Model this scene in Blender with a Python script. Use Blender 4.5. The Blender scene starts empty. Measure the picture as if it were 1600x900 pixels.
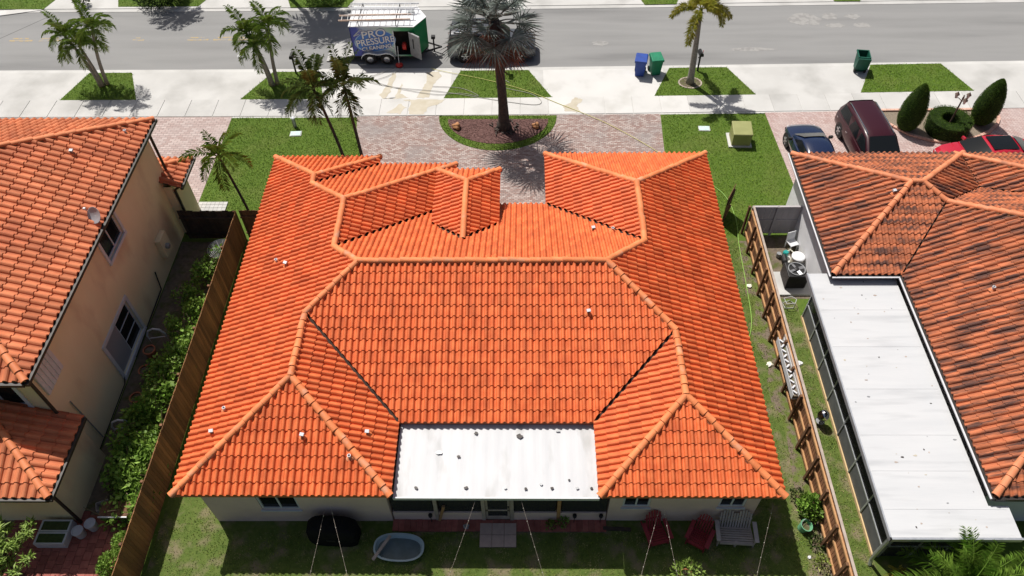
import bpy, bmesh, math, random
import numpy as np
from mathutils import Vector, Matrix
R = math.radians
random.seed(7); rng = np.random.default_rng(7)
sc = bpy.context.scene
COL = sc.collection
# ---------------------------------------------------------------- camera, sky, sun, exposure
CAM_H = 25.6
def make_camera():
    f, pit, yaw, roll = 1192.0, 0.8787, -0.0211, -0.0172
    cy, sy = math.cos(yaw), math.sin(yaw)
    fw = Vector((sy*math.cos(pit), cy*math.cos(pit), -math.sin(pit)))
    rt = Vector((cy, -sy, 0)); up = rt.cross(fw)
    r2 = rt*math.cos(roll) + up*math.sin(roll); u2 = up*math.cos(roll) - rt*math.sin(roll)
    cd = bpy.data.cameras.new('camera'); cd.sensor_fit = 'HORIZONTAL'; cd.sensor_width = 36
    cd.lens = 36*f/1600; cd.clip_start = .5; cd.clip_end = 2000
    co = bpy.data.objects.new('camera', cd); COL.objects.link(co)
    m = Matrix((r2, u2, -fw)).transposed().to_4x4(); m.translation = (0, 0, CAM_H)
    co.matrix_world = m
    sc.camera = co
make_camera()
SUN = Vector((-1.03, 1.34, 2.95)).normalized()
wd = bpy.data.worlds.new('World'); sc.world = wd; wd.use_nodes = True
nt = wd.node_tree; bgn = nt.nodes['Background']; sky = nt.nodes.new('ShaderNodeTexSky')
sky.sky_type = 'NISHITA'; sky.sun_disc = False; sky.dust_density = 4.0
sky.sun_elevation = math.asin(SUN.z); sky.sun_rotation = math.atan2(SUN.x, SUN.y)
nt.links.new(sky.outputs[0], bgn.inputs[0]); bgn.inputs[1].default_value = 0.058
sl = bpy.data.lights.new('sun', 'SUN'); sl.energy = 4.9; sl.angle = R(.53); sl.color = (1, .955, .89)
so = bpy.data.objects.new('sun', sl); COL.objects.link(so); so.location = (-20, 40, 60)
so.rotation_euler = (-SUN).to_track_quat('-Z', 'Y').to_euler()
sc.view_settings.view_transform = 'Standard'; sc.view_settings.look = 'None'
sc.view_settings.exposure = 0.13; sc.view_settings.gamma = 1

# ---------------------------------------------------------------- materials
MATS = {}
def mat(name, c1, c2=None, scale=3., rough=.8, bump=0., bscale=60., metal=0., c3=None, s3=.5, t3=(.55, .7), rnd=0., stretch=(1, 1, 1), alpha=None, spec=.4, coat=0., trans=0., ramp=(.35, .65), moss=0.):
    """noise-mixed principled material in world position; rnd = brightness spread from object random + 'rnd' face attribute"""
    m = bpy.data.materials.new(name); m.use_nodes = True; MATS[name] = m
    t = m.node_tree; N = t.nodes; L = t.links; b = N['Principled BSDF']
    b.inputs['Roughness'].default_value = rough; b.inputs['Metallic'].default_value = metal
    b.inputs['Specular IOR Level'].default_value = spec; b.inputs['Coat Weight'].default_value = coat
    if trans: b.inputs['Transmission Weight'].default_value = trans
    geo = N.new('ShaderNodeNewGeometry'); mp = N.new('ShaderNodeMapping'); mp.inputs['Scale'].default_value = stretch
    L.new(geo.outputs['Position'], mp.inputs[0])
    def noise(s, d=4):
        n = N.new('ShaderNodeTexNoise'); n.inputs['Scale'].default_value = s; n.inputs['Detail'].default_value = d
        L.new(mp.outputs[0], n.inputs['Vector']); return n.outputs[0]
    def rng_(sock, a, bb):
        r = N.new('ShaderNodeMapRange'); r.inputs[1].default_value = a; r.inputs[2].default_value = bb; L.new(sock, r.inputs[0]); return r.outputs[0]
    def mix(fac, a, bb):
        x = N.new('ShaderNodeMix'); x.data_type = 'RGBA'
        L.new(fac, x.inputs[0])
        for k, q in ((6, a), (7, bb)):
            if isinstance(q, tuple): x.inputs[k].default_value = q + (1,)
            else: L.new(q, x.inputs[k])
        return x.outputs[2]
    col = None
    if c2 is not None: col = mix(rng_(noise(scale), *ramp), c1, c2)
    if c3 is not None:
        msk = noise(s3, 6)
        if moss:     # grows tile by tile, broken up by finer noise
            at = N.new('ShaderNodeAttribute'); at.attribute_name = 'rnd'; oi = N.new('ShaderNodeObjectInfo'); ad = N.new('ShaderNodeMath'); L.new(at.outputs['Fac'], ad.inputs[0]); L.new(oi.outputs['Random'], ad.inputs[1])
            fr = N.new('ShaderNodeMath'); fr.operation = 'FRACT'; L.new(ad.outputs[0], fr.inputs[0]); ma = N.new('ShaderNodeMath'); ma.operation = 'MULTIPLY_ADD'; ma.inputs[1].default_value = moss; L.new(fr.outputs[0], ma.inputs[0]); L.new(msk, ma.inputs[2])
            sb = N.new('ShaderNodeMath'); sb.operation = 'SUBTRACT'; sb.inputs[1].default_value = moss*.5; L.new(ma.outputs[0], sb.inputs[0]); n9 = N.new('ShaderNodeMath'); n9.operation = 'MULTIPLY_ADD'; n9.inputs[1].default_value = .22; L.new(noise(9, 3), n9.inputs[0]); L.new(sb.outputs[0], n9.inputs[2]); s9 = N.new('ShaderNodeMath'); s9.operation = 'SUBTRACT'; s9.inputs[1].default_value = .11; L.new(n9.outputs[0], s9.inputs[0]); msk = s9.outputs[0]
        col = mix(rng_(msk, *t3), col if col is not None else c1, c3)
    if rnd:
        at = N.new('ShaderNodeAttribute'); at.attribute_name = 'rnd'; oi = N.new('ShaderNodeObjectInfo')
        ad = N.new('ShaderNodeMath'); L.new(at.outputs['Fac'], ad.inputs[0]); L.new(oi.outputs['Random'], ad.inputs[1])
        fr = N.new('ShaderNodeMath'); fr.operation = 'FRACT'; L.new(ad.outputs[0], fr.inputs[0])
        mr = N.new('ShaderNodeMapRange'); mr.inputs[3].default_value = 1-rnd; mr.inputs[4].default_value = 1+rnd; L.new(fr.outputs[0], mr.inputs[0])
        hs = N.new('ShaderNodeHueSaturation'); L.new(mr.outputs[0], hs.inputs['Value'])
        if col is None: hs.inputs['Color'].default_value = c1 + (1,)
        else: L.new(col, hs.inputs['Color'])
        col = hs.outputs[0]
    if col is None: b.inputs['Base Color'].default_value = c1 + (1,)
    else: L.new(col, b.inputs['Base Color'])
    if bump:
        bp = N.new('ShaderNodeBump'); bp.inputs['Strength'].default_value = bump; bp.inputs['Distance'].default_value = .03
        L.new(noise(bscale), bp.inputs['Height']); L.new(bp.outputs[0], b.inputs['Normal'])
    if alpha is not None: b.inputs['Alpha'].default_value = alpha
    if name.startswith(('frond', 'leaf')):      # thin leaves let sunlight through
        tl = N.new('ShaderNodeBsdfTranslucent'); ms = N.new('ShaderNodeMixShader'); ms.inputs[0].default_value = .32; L.new(col, tl.inputs[0]); L.new(b.outputs[0], ms.inputs[1]); L.new(tl.outputs[0], ms.inputs[2]); L.new(ms.outputs[0], N['Material Output'].inputs[0])
    return m
def brickmat(name, c1, c2, mortar, w, h, c3, rot=0.):
    m = mat(name, c1); t = m.node_tree; N = t.nodes; L = t.links; b = N['Principled BSDF']; b.inputs['Roughness'].default_value = .9
    geo = N.new('ShaderNodeNewGeometry'); mp = N.new('ShaderNodeMapping'); mp.inputs['Rotation'].default_value = (0, 0, rot); L.new(geo.outputs['Position'], mp.inputs[0])
    br = N.new('ShaderNodeTexBrick'); br.inputs['Scale'].default_value = 1; br.inputs['Brick Width'].default_value = w; br.inputs['Row Height'].default_value = h
    br.inputs['Mortar Size'].default_value = .012; br.inputs['Color1'].default_value = c1+(1,); br.inputs['Color2'].default_value = c2+(1,); br.inputs['Mortar'].default_value = mortar+(1,); br.inputs['Mortar Smooth'].default_value = .3; br.inputs['Bias'].default_value = -.1
    L.new(mp.outputs[0], br.inputs[0])
    n = N.new('ShaderNodeTexNoise'); n.inputs['Scale'].default_value = .55; n.inputs['Detail'].default_value = 7; L.new(geo.outputs['Position'], n.inputs[0])
    r = N.new('ShaderNodeMapRange'); r.inputs[1].default_value = .45; r.inputs[2].default_value = .68; r.inputs[4].default_value = .6; L.new(n.outputs[0], r.inputs[0])
    x = N.new('ShaderNodeMix'); x.data_type = 'RGBA'; L.new(r.outputs[0], x.inputs[0]); L.new(br.outputs[0], x.inputs[6]); x.inputs[7].default_value = c3+(1,)
    L.new(x.outputs[2], b.inputs['Base Color'])
    bp = N.new('ShaderNodeBump'); bp.invert = True; bp.inputs['Strength'].default_value = .7; bp.inputs['Distance'].default_value = .01; L.new(br.outputs['Fac'], bp.inputs['Height']); L.new(bp.outputs[0], b.inputs['Normal'])
    return m
mat('tile', (.585, .115, .030), (.69, .165, .05), 3., .65, .15, 30, c3=(.51, .098, .029), s3=1.6, t3=(.5, .8), rnd=.16)
mat('tile_left', (.50, .145, .058), (.60, .195, .085), 2., .75, .12, 30, c3=(.39, .105, .045), s3=.8, t3=(.48, .74), rnd=.18)
mat('tile_right', (.43, .125, .05), (.52, .165, .072), 2., .8, .15, 30, c3=(.08, .034, .025), s3=1.5, t3=(.41, .63), rnd=.2, moss=.10, stretch=(.45, 3.6, 1))
mat('cap', (.655, .185, .06), (.72, .23, .085), 2.5, .7, .2, 25, c3=(.57, .28, .17), s3=2.2, t3=(.56, .72), rnd=.13)
mat('cap_left', (.60, .18, .068), (.66, .22, .09), 2.5, .65, .1, 25, rnd=.08)
mat('cap_right', (.58, .18, .075), (.64, .24, .115), 2.5, .7, .1, 25, c3=(.33, .15, .09), s3=1.3, t3=(.58, .75), rnd=.1)
mat('deck', (.035, .022, .018), (.06, .035, .025), 4, .95)
mat('mortar', (.58, .5, .42), (.45, .36, .3), 12, .95, .3, 60)
mat('stucco', (.72, .555, .485), (.66, .505, .44), 1.2, .92, .3, 70, c3=(.52, .40, .35), s3=.7, t3=(.6, .8))
mat('stucco_tan', (.82, .70, .45), (.78, .65, .41), .9, .92, .4, 60, c3=(.56, .40, .25), s3=.6, t3=(.55, .76), stretch=(1, 1, .5))
mat('stucco_white', (.74, .74, .75), (.66, .66, .68), 1.1, .9, .25, 60)
mat('white_trim', (.62, .63, .65), (.56, .57, .6), 5, .5)
mat('white_roof', (.525, .533, .545), (.49, .50, .515), 1.2, .55, .05, 8, c3=(.385, .395, .41), s3=1.1, t3=(.52, .8), stretch=(.3, 2.4, 1), spec=.2)
mat('white_sheet', (.56, .567, .58), (.52, .53, .545), 1.2, .55, .05, 8, c3=(.375, .375, .365), s3=1.0, t3=(.56, .78), stretch=(1.6, .5, 1), spec=.2)
mat('gutter_dark', (.025, .02, .018), (.04, .032, .028), 8, .5)
mat('alum', (.55, .57, .6), (.45, .47, .5), 6, .4, metal=.6)
mat('screen', (.03, .032, .035), None, rough=.7, alpha=.78)
mat('kick', (.11, .115, .12), (.085, .09, .095), 3, .6)
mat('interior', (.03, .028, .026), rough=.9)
mat('glass', (.01, .012, .014), rough=.12, spec=.16)
mat('road', (.222, .222, .22), (.28, .279, .275), .35, .9, .3, 90, c3=(.18, .18, .179), s3=.35, t3=(.46, .68), stretch=(.18, 1.6, 1))
mat('concrete', (.455, .45, .435), (.515, .51, .495), .5, .9, .2, 60, c3=(.35, .345, .33), s3=.45, t3=(.48, .74), rnd=.07)
mat('concrete_clean', (.565, .557, .54), (.52, .515, .50), .6, .9, .15, 60, c3=(.44, .43, .405), s3=.6, t3=(.52, .8), rnd=.05)
mat('road_seam', (.10, .10, .10), rough=.9)
mat('road_paint', (.42, .30, .13), (.34, .29, .2), 6, .9, c3=(.26, .255, .25), s3=5, t3=(.44, .58))
mat('patch', (.30, .295, .285), (.27, .265, .255), 5, .9, c3=(.23, .225, .22), s3=3, t3=(.48, .6))
mat('stain', (.42, .375, .285), (.47, .43, .35), 2.2, .6)
brickmat('paver', (.28, .175, .15), (.50, .42, .385), (.16, .135, .125), .2, .1, (.25, .235, .23))
brickmat('paver_pale', (.40, .27, .245), (.54, .43, .40), (.24, .18, .17), .22, .11, (.44, .37, .355), .78)
brickmat('paver_left', (.37, .275, .255), (.50, .415, .39), (.2, .16, .15), .3, .15, (.39, .33, .315))
mat('grass', (.07, .128, .012), (.10, .16, .018), 7., .95, .8, 90, c3=(.12, .155, .03), s3=.6, t3=(.5, .78))
mat('grass_worn', (.075, .12, .018), (.11, .15, .03), 5., .95, .8, 80, c3=(.21, .175, .105), s3=1.5, t3=(.5, .68))
mat('blade', (.11, .21, .014), (.165, .275, .025), 1.2, .85, c3=(.22, .28, .05), s3=.7, t3=(.5, .78), rnd=.45, spec=.1)
mat('blade_worn', (.14, .20, .03), (.20, .25, .05), 1.5, .85, c3=(.33, .29, .14), s3=1.4, t3=(.46, .68), rnd=.42, spec=.1)
mat('soil', (.13, .10, .075), (.19, .15, .11), 6, .95, .8, 50, c3=(.09, .10, .03), s3=2.2, t3=(.5, .66))
mat('soil_edge', (.14, .11, .08), (.19, .15, .11), 6, .95, .8, 50, c3=(.11, .145, .028), s3=2.6, t3=(.42, .56))
mat('mulch', (.15, .075, .065), (.095, .05, .045), 22, .95, 1., 60, c3=(.28, .17, .15), s3=16, t3=(.56, .72))
mat('gravel', (.30, .25, .19), (.17, .135, .1), 24, .95, 1., 60)
mat('brick_edge', (.56, .32, .24), (.62, .4, .32), 5, .85, .2, 50, rnd=.12)
mat('brick_red', (.26, .075, .06), (.32, .11, .085), 6, .85, .2, 50, rnd=.2)
mat('pad', (.50, .385, .33), (.44, .335, .29), 6, .9, .2, 50, rnd=.08)
mat('wood', (.30, .145, .056), (.22, .105, .04), 3, .85, .3, 40, rnd=.3, stretch=(1, 1, .2), c3=(.15, .075, .034), s3=1.4, t3=(.5, .72))
mat('wood_right', (.27, .125, .06), (.19, .085, .042), 3, .85, .3, 40, rnd=.3)
mat('wood_dark', (.20, .10, .05), (.14, .068, .035), 3, .85, .3, 40, rnd=.25)
mat('wood_rail', (.44, .25, .115), (.36, .19, .085), 4, .8, .3, 40, rnd=.15)
mat('wood_grey', (.43, .36, .31), (.34, .28, .24), 4, .85, .3, 40, rnd=.12)
mat('wood_weathered', (.44, .39, .36), (.37, .33, .31), 6, .85, .2, 40, rnd=.1)
mat('wood_old', (.045, .033, .027), (.07, .05, .038), 4, .9, .4, 40, rnd=.3)
mat('red_wood', (.30, .03, .045), (.24, .025, .035), 6, .6, rnd=.12)
mat('pine', (.60, .44, .24), (.52, .37, .2), 5, .8)
mat('trunk', (.30, .28, .25), (.22, .2, .175), 9, .9, .5, 30, stretch=(1, 1, 2))
mat('trunk_dark', (.085, .065, .055), (.05, .04, .035), 9, .95, .8, 25)
mat('frond', (.14, .23, .03), (.20, .28, .045), 1.5, .5, rnd=.4, spec=.3)
mat('frond_dark', (.075, .12, .025), (.12, .16, .04), 1.5, .6, rnd=.4, spec=.3)
mat('frond_gold', (.27, .29, .03), (.36, .32, .05), 2, .55, rnd=.35, spec=.3)
mat('frond_silver', (.12, .15, .132), (.25, .285, .265), 3, .5, rnd=.5, spec=.4)
mat('frond_dead', (.27, .125, .095), (.17, .085, .065), 3, .85, rnd=.35, spec=.1)
mat('frond_bright', (.16, .30, .04), (.24, .36, .06), 2, .5, rnd=.35, spec=.3)
mat('frond_yellow', (.42, .36, .05), (.3, .3, .05), 3, .6, rnd=.2)
mat('leaf', (.15, .28, .04), (.25, .38, .07), 1.5, .5, rnd=.45, spec=.3)
mat('leaf_light', (.22, .33, .06), (.30, .41, .10), 2, .5, rnd=.3, spec=.3)
mat('leaf_dark', (.026, .05, .012), (.04, .07, .018), 3, .75, rnd=.3, spec=.12)
mat('leaf_hedge', (.065, .125, .018), (.095, .16, .026), 3, .75, rnd=.35, spec=.1)
mat('stem', (.13, .10, .06), (.17, .13, .08), 6, .9)
mat('black', (.012, .012, .013), rough=.55); mat('cover_black', (.006, .006, .007), (.01, .01, .011), 5, .85, .3, 8, spec=.15)
mat('rubber', (.018, .018, .018), rough=.85); mat('chrome', (.75, .76, .78), rough=.12, metal=1.)
mat('rim', (.5, .51, .53), rough=.3, metal=.8); mat('grey_metal', (.33, .34, .35), (.27, .28, .29), 6, .45, metal=.4)
mat('ramp_grey', (.40, .395, .385), (.36, .355, .35), 3, .8)
mat('car_navy', (.008, .016, .05), rough=.18, coat=1.); mat('car_maroon', (.035, .006, .011), rough=.3, coat=.35, spec=.3)
mat('car_red', (.42, .012, .03), rough=.2, coat=1.); mat('car_grey', (.085, .09, .10), rough=.25, metal=.3, coat=.6)
mat('lamp_red', (.5, .02, .015), rough=.2); mat('lamp_clear', (.7, .72, .75), rough=.15)
mat('bin_blue', (.012, .055, .30), (.012, .045, .24), 4, .5); mat('bin_green', (.008, .20, .10), (.006, .16, .08), 4, .5); mat('bin_dark', (.006, .085, .055), (.005, .07, .045), 4, .5)
mat('utility', (.30, .31, .12), (.26, .27, .10), 3, .6); mat('meter_lid', (.55, .68, .66), (.45, .58, .57), 9, .7)
mat('tr_blue', (.03, .05, .33), rough=.3); mat('tr_ring', (.28, .42, .6), rough=.3); mat('tr_emblem', (.03, .16, .52), rough=.3); mat('tr_emblem_dark', (.015, .04, .22), rough=.3); mat('tr_white', (.66, .67, .69), rough=.4); mat('tr_red', (.55, .04, .03), rough=.5)
mat('ladder', (.72, .73, .74), rough=.35, metal=.5); mat('ladder_orange', (.62, .42, .30), (.66, .56, .5), 1.5, .5)
mat('hose_yellow', (.55, .52, .16), rough=.5); mat('hose_green', (.24, .42, .08), rough=.5); mat('hose_grey', (.32, .31, .29), rough=.6)
mat('pool_plastic', (.36, .47, .50), (.42, .53, .56), 3, .3); mat('pool_inside', (.13, .18, .20), (.09, .13, .14), 2.5, .3)
mat('bulb', (.6, .58, .52), rough=.3); mat('bucket_green', (.16, .42, .24), (.13, .36, .2), 4, .5); mat('bucket_grey', (.5, .5, .54), (.44, .44, .48), 5, .6)
mat('rock', (.42, .2, .09), (.34, .17, .08), 6, .9, .5, 20); mat('terracotta', (.4, .14, .07), rough=.8); mat('teal', (.02, .28, .26), rough=.4)
mat('tank', (.78, .76, .68), (.7, .66, .52), 3, .5); mat('vinyl', (.44, .41, .42), (.4, .375, .385), 2, .6); mat('dish', (.32, .32, .34), rough=.5)
mat('lid_green', (.03, .06, .02), (.05, .085, .03), 9, .25)
mat('shade_grey', (.30, .30, .32), rough=.7)
mat('shutter', (.66, .65, .66), (.58, .57, .58), 3, .5, rnd=.05)
mat('lamp_bronze', (.1, .065, .05), (.14, .09, .07), 8, .5); mat('lamp_glass', (.62, .52, .47), rough=.3)
def trailer_side():
    m = mat('tr_side', (.5, .5, .5)); t = m.node_tree; N = t.nodes; L = t.links; b = N['Principled BSDF']; b.inputs['Roughness'].default_value = .3
    tc = N.new('ShaderNodeTexCoord'); sp = N.new('ShaderNodeSeparateXYZ'); L.new(tc.outputs['Object'], sp.inputs[0])
    ad = N.new('ShaderNodeMath'); ad.operation = 'MULTIPLY_ADD'; L.new(sp.outputs[2], ad.inputs[0]); ad.inputs[1].default_value = .25; L.new(sp.outputs[0], ad.inputs[2])
    mr = N.new('ShaderNodeMapRange'); mr.inputs[1].default_value = -1.5; mr.inputs[2].default_value = 2.3; L.new(ad.outputs[0], mr.inputs[0])
    cr = N.new('ShaderNodeValToRGB'); e = cr.color_ramp.elements
    e[0].position = .0; e[0].color = (.03, .045, .32, 1); e[1].position = 1; e[1].color = (.0, .2, .06, 1)
    for p, c in ((.17, (.04, .06, .36)), (.26, (.38, .44, .56)), (.5, (.55, .62, .62)), (.68, (.30, .50, .36)), (.84, (.03, .30, .10))):
        q = e.new(p); q.color = c + (1,)
    L.new(mr.outputs[0], cr.inputs[0]); L.new(cr.outputs[0], b.inputs['Base Color'])
trailer_side()

# ---------------------------------------------------------------- mesh helpers
class MB:
    def __init__(s): s.v = []; s.f = []; s.a = []
    def add(s, vs, fs, r=None):
        o = len(s.v); s.v += [tuple(p) for p in vs]; s.f += [tuple(i+o for i in q) for q in fs]
        if r is not None: s.a += [r]*len(fs)
        return s
    def box(s, c, d, rz=0., ry=0., rx=0.):
        M = Matrix.Rotation(rz, 3, 'Z') @ Matrix.Rotation(ry, 3, 'Y') @ Matrix.Rotation(rx, 3, 'X'); c = Vector(c)
        vs = [c + M @ Vector((x*d[0]/2, y*d[1]/2, z*d[2]/2)) for z in (-1, 1) for x, y in ((-1, -1), (1, -1), (1, 1), (-1, 1))]
        return s.add(vs, [(3, 2, 1, 0), (4, 5, 6, 7), (0, 1, 5, 4), (1, 2, 6, 5), (2, 3, 7, 6), (3, 0, 4, 7)])
    def bx(s, x0, x1, y0, y1, z0, z1): return s.box(((x0+x1)/2, (y0+y1)/2, (z0+z1)/2), (x1-x0, y1-y0, z1-z0))
    def prism(s, poly, z0, z1):
        n = len(poly)
        if sum(poly[i][0]*poly[(i+1) % n][1]-poly[(i+1) % n][0]*poly[i][1] for i in range(n)) < 0: poly = poly[::-1]
        return s.add([(x, y, z0) for x, y in poly]+[(x, y, z1) for x, y in poly], [tuple(range(n))[::-1], tuple(range(n, 2*n))]+[(i, (i+1) % n, n+(i+1) % n, n+i) for i in range(n)])
    def tube(s, pts, rad, n=8, cap=True):
        pts = [Vector(p) for p in pts]; rads = rad if isinstance(rad, (list, tuple)) else [rad]*len(pts); vs = []; fs = []
        up0 = Vector((0, 0, 1)) if abs((pts[-1]-pts[0]).normalized().z) < .9 else Vector((1, 0, 0))
        for i, p in enumerate(pts):
            t = (pts[min(i+1, len(pts)-1)]-pts[max(i-1, 0)]).normalized(); a = t.cross(up0).normalized(); b = a.cross(t)
            vs += [p + (a*math.cos(k*2*math.pi/n)+b*math.sin(k*2*math.pi/n))*rads[i] for k in range(n)]
        for i in range(len(pts)-1):
            fs += [(i*n+k, (i+1)*n+k, (i+1)*n+(k+1) % n, i*n+(k+1) % n) for k in range(n)]
        if cap: fs += [tuple(range(n)), tuple(range((len(pts)-1)*n, len(pts)*n))[::-1]]
        return s.add(vs, fs)
    def lathe(s, prof, c=(0, 0, 0), n=20, axis='Z', cap=True):
        vs = []; fs = []; c = Vector(c)
        for r, z in prof:
            for k in range(n):
                a = 2*math.pi*k/n; q = (r*math.cos(a), r*math.sin(a), z)
                if axis == 'X': q = (q[2], q[0], q[1])
                if axis == 'Y': q = (q[1], q[2], q[0])
                vs.append(c+Vector(q))
        for i in range(len(prof)-1): fs += [(i*n+k, i*n+(k+1) % n, (i+1)*n+(k+1) % n, (i+1)*n+k) for k in range(n)]
        if cap: fs += [tuple(range(n))[::-1], tuple(range((len(prof)-1)*n, len(prof)*n))]
        return s.add(vs, fs)
    def mesh(s, name, m, smooth=False):
        me = bpy.data.meshes.new(name); me.from_pydata(s.v, [], s.f); me.materials.append(MATS[m])
        if s.a and len(s.a) == len(s.f):
            at = me.attributes.new('rnd', 'FLOAT', 'FACE'); at.data.foreach_set('value', s.a)
        if smooth: me.shade_smooth()
        me.update(); return me
    def build(s, name, m, parent=None, loc=(0, 0, 0), rz=0., smooth=False, kind=None):
        return link(name, s.mesh(name, m, smooth), parent, loc, rz, kind)
def link(name, me, parent=None, loc=(0, 0, 0), rz=0., kind=None):
    o = bpy.data.objects.new(name, me); COL.objects.link(o); o.parent = parent; o.location = loc; o.rotation_euler = (0, 0, rz)
    if kind: o['kind'] = kind
    return o
def thing(name, label, cat, loc=(0, 0, 0), rz=0., group=None):
    o = bpy.data.objects.new(name, None); COL.objects.link(o); o.location = loc; o.rotation_euler = (0, 0, rz); o.empty_display_size = .2
    return tag(o, label, cat, group)
def tag(o, label, cat, group=None):
    o['label'] = label; o['category'] = cat
    if group: o['group'] = group
    return o
def structure(o): o['kind'] = 'structure'; return o
def smooth_by_angle(me, ang=35):
    me.shade_smooth()
    try: me.set_sharp_from_angle(angle=R(ang))
    except Exception: pass
def bevel(o, w=.02, n=2):
    md = o.modifiers.new('bevel', 'BEVEL'); md.width = w; md.segments = n; md.limit_method = 'ANGLE'; return o
def fastmesh(name, V, F, m, rnd=None):
    """numpy mesh: V (n,3), F (k,c)"""
    me = bpy.data.meshes.new(name); n = len(V); k, c = F.shape
    me.vertices.add(n); me.vertices.foreach_set('co', np.asarray(V, np.float32).ravel())
    me.loops.add(k*c); me.loops.foreach_set('vertex_index', F.astype(np.int32).ravel())
    me.polygons.add(k); me.polygons.foreach_set('loop_start', np.arange(0, k*c, c, dtype=np.int32)); me.polygons.foreach_set('loop_total', np.full(k, c, np.int32))
    me.materials.append(MATS[m])
    if rnd is not None:
        at = me.attributes.new('rnd', 'FLOAT', 'FACE'); at.data.foreach_set('value', np.asarray(rnd, np.float32))
    me.update(); me.validate(); return me
def leaves(P, D, Lh, Wd, sag=.15, seed=1):
    """diamond leaves folded on the midrib. P base points, D directions, Lh lengths, Wd widths"""
    g = np.random.default_rng(seed); n = len(P); D = D/np.linalg.norm(D, axis=1, keepdims=True)
    q = g.normal(size=(n, 3)); q[:, 2] += .8; S = np.cross(D, q); S /= np.linalg.norm(S, axis=1, keepdims=True)+1e-9
    U = np.cross(S, D); Lh = np.broadcast_to(Lh, (n,))[:, None]; Wd = np.broadcast_to(Wd, (n,))[:, None]
    a = P; b = P+D*Lh*.45+S*Wd*.5+U*Wd*.12; c = P+D*Lh-U*Lh*sag; d = P+D*Lh*.45-S*Wd*.5+U*Wd*.12
    V = np.stack([a, b, c, d], 1).reshape(-1, 3); i = np.arange(n)[:, None]*4
    F = np.concatenate([i+np.array([[0, 1, 2]]), i+np.array([[0, 2, 3]])], 1).reshape(-1, 3)
    return V, F, np.repeat(g.random(n), 2)
def inpoly(px, py, poly):
    c = np.zeros(len(px), bool); n = len(poly)
    for i in range(n):
        x0, y0 = poly[i]; x1, y1 = poly[(i+1) % n]
        if y0 == y1: continue
        k = ((y0 > py) != (y1 > py)) & (px < (x1-x0)*(py-y0)/(y1-y0)+x0); c ^= k
    return c
# ---------------------------------------------------------------- the setting
def cv(x): return .0076*((x+3)+math.sqrt((x+3)**2+25)) if x > -30 else 0.     # the street bears away very slightly to the right
def strip(y0, y1, x0, x1, z0, z1, step=2.):
    n = max(1, int((x1-x0)/step)); xs = [x0+(x1-x0)*i/n for i in range(n+1)]
    return MB().prism([(x, y0+cv(x)) for x in xs]+[(x, y1+cv(x)) for x in xs[::-1]], z0, z1)
def sheet(name, poly, z, m, z0=None): return structure(MB().prism(poly, z-.03 if z0 is None else z0, z).build(name, m))
sheet('ground', [(-600, -600), (600, -600), (600, 900), (-600, 900)], -.12, 'grass', -.2)
sheet('yard_lawn', [(-60, -25), (60, -25), (60, 33.2), (7, 33.3), (-8.8, 33.22), (-60, 33.2)], 0, 'grass', -.1)
structure(strip(37.45, 44., -70, 70, -.11, -.05).build('road', 'road'))
structure(strip(37.28, 37.62, -70, 70, -.1, -.035).build('gutter_near', 'concrete'))
structure(strip(43.85, 44.2, -70, 70, -.1, -.03).build('gutter_far', 'concrete'))
structure(strip(44.2, 75, -70, 70, -.11, .0).build('far_yard_concrete', 'concrete'))
structure(strip(34.68, 37.3, -70, 70, -.1, .0).build('driveway_aprons', 'concrete'))
structure(strip(34.69, 37.29, -11.0, -4.0, -.05, .006).build('driveway_apron_washed', 'concrete_clean'))
structure(strip(34.69, 37.29, 1.2, 8.0, -.05, .006).build('driveway_apron_washed', 'concrete_clean'))
sw = structure(strip(33.1, 34.7, -70, 70, -.1, .004).build('sidewalk', 'concrete'))
x = -36.2
while x < 36:
    w = 1.52 if x > -9 and x < 8 else 1.5
    clean = -10.6 < x < 9
    mb = MB().add([(x+.012, 33.22+cv(x), -.02), (x+w-.012, 33.22+cv(x+w), -.02), (x+w-.012, 34.7+cv(x+w), -.02), (x+.012, 34.7+cv(x), -.02)] +
                  [(x+.016, 33.225+cv(x), .03), (x+w-.016, 33.225+cv(x+w), .03), (x+w-.016, 34.695+cv(x+w), .03), (x+.016, 34.695+cv(x), .03)],
                  [(4, 5, 6, 7), (0, 1, 5, 4), (1, 2, 6, 5), (2, 3, 7, 6), (3, 0, 4, 7)])
    mb.build('sidewalk_slab', 'concrete_clean' if clean else 'concrete', sw); x += w
def arcp(cx, cy, rx, ry, a0, a1, n=24): return [(cx+rx*math.cos(R(a0+(a1-a0)*i/n)), cy+ry*math.sin(R(a0+(a1-a0)*i/n))) for i in range(n+1)]
drive_poly = [(-8.87, 33.2), (-8.75, 32.2), (-8.55, 31.2), (-8.2, 30.), (-7.6, 28.7), (-6.9, 27.6), (-6.6, 25.7), (-3.2, 25.2), (-3.2, 22.8), (1.5, 22.8), (1.5, 26), (7.35, 26.1), (7.25, 30.2), (7.4, 33.3)]
sheet('paver_driveway', drive_poly, .012, 'paver')
sheet('paver_driveway_right', [(12.98, 33.38), (13.25, 27.6), (13.3, 26), (40, 26), (40, 33.9), (26, 33.65)], .012, 'paver_pale')
sheet('paver_driveway_left', [(-60, 26), (-15.65, 26), (-15.62, 33.2), (-60, 33.2)], .012, 'paver_left')
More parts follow.
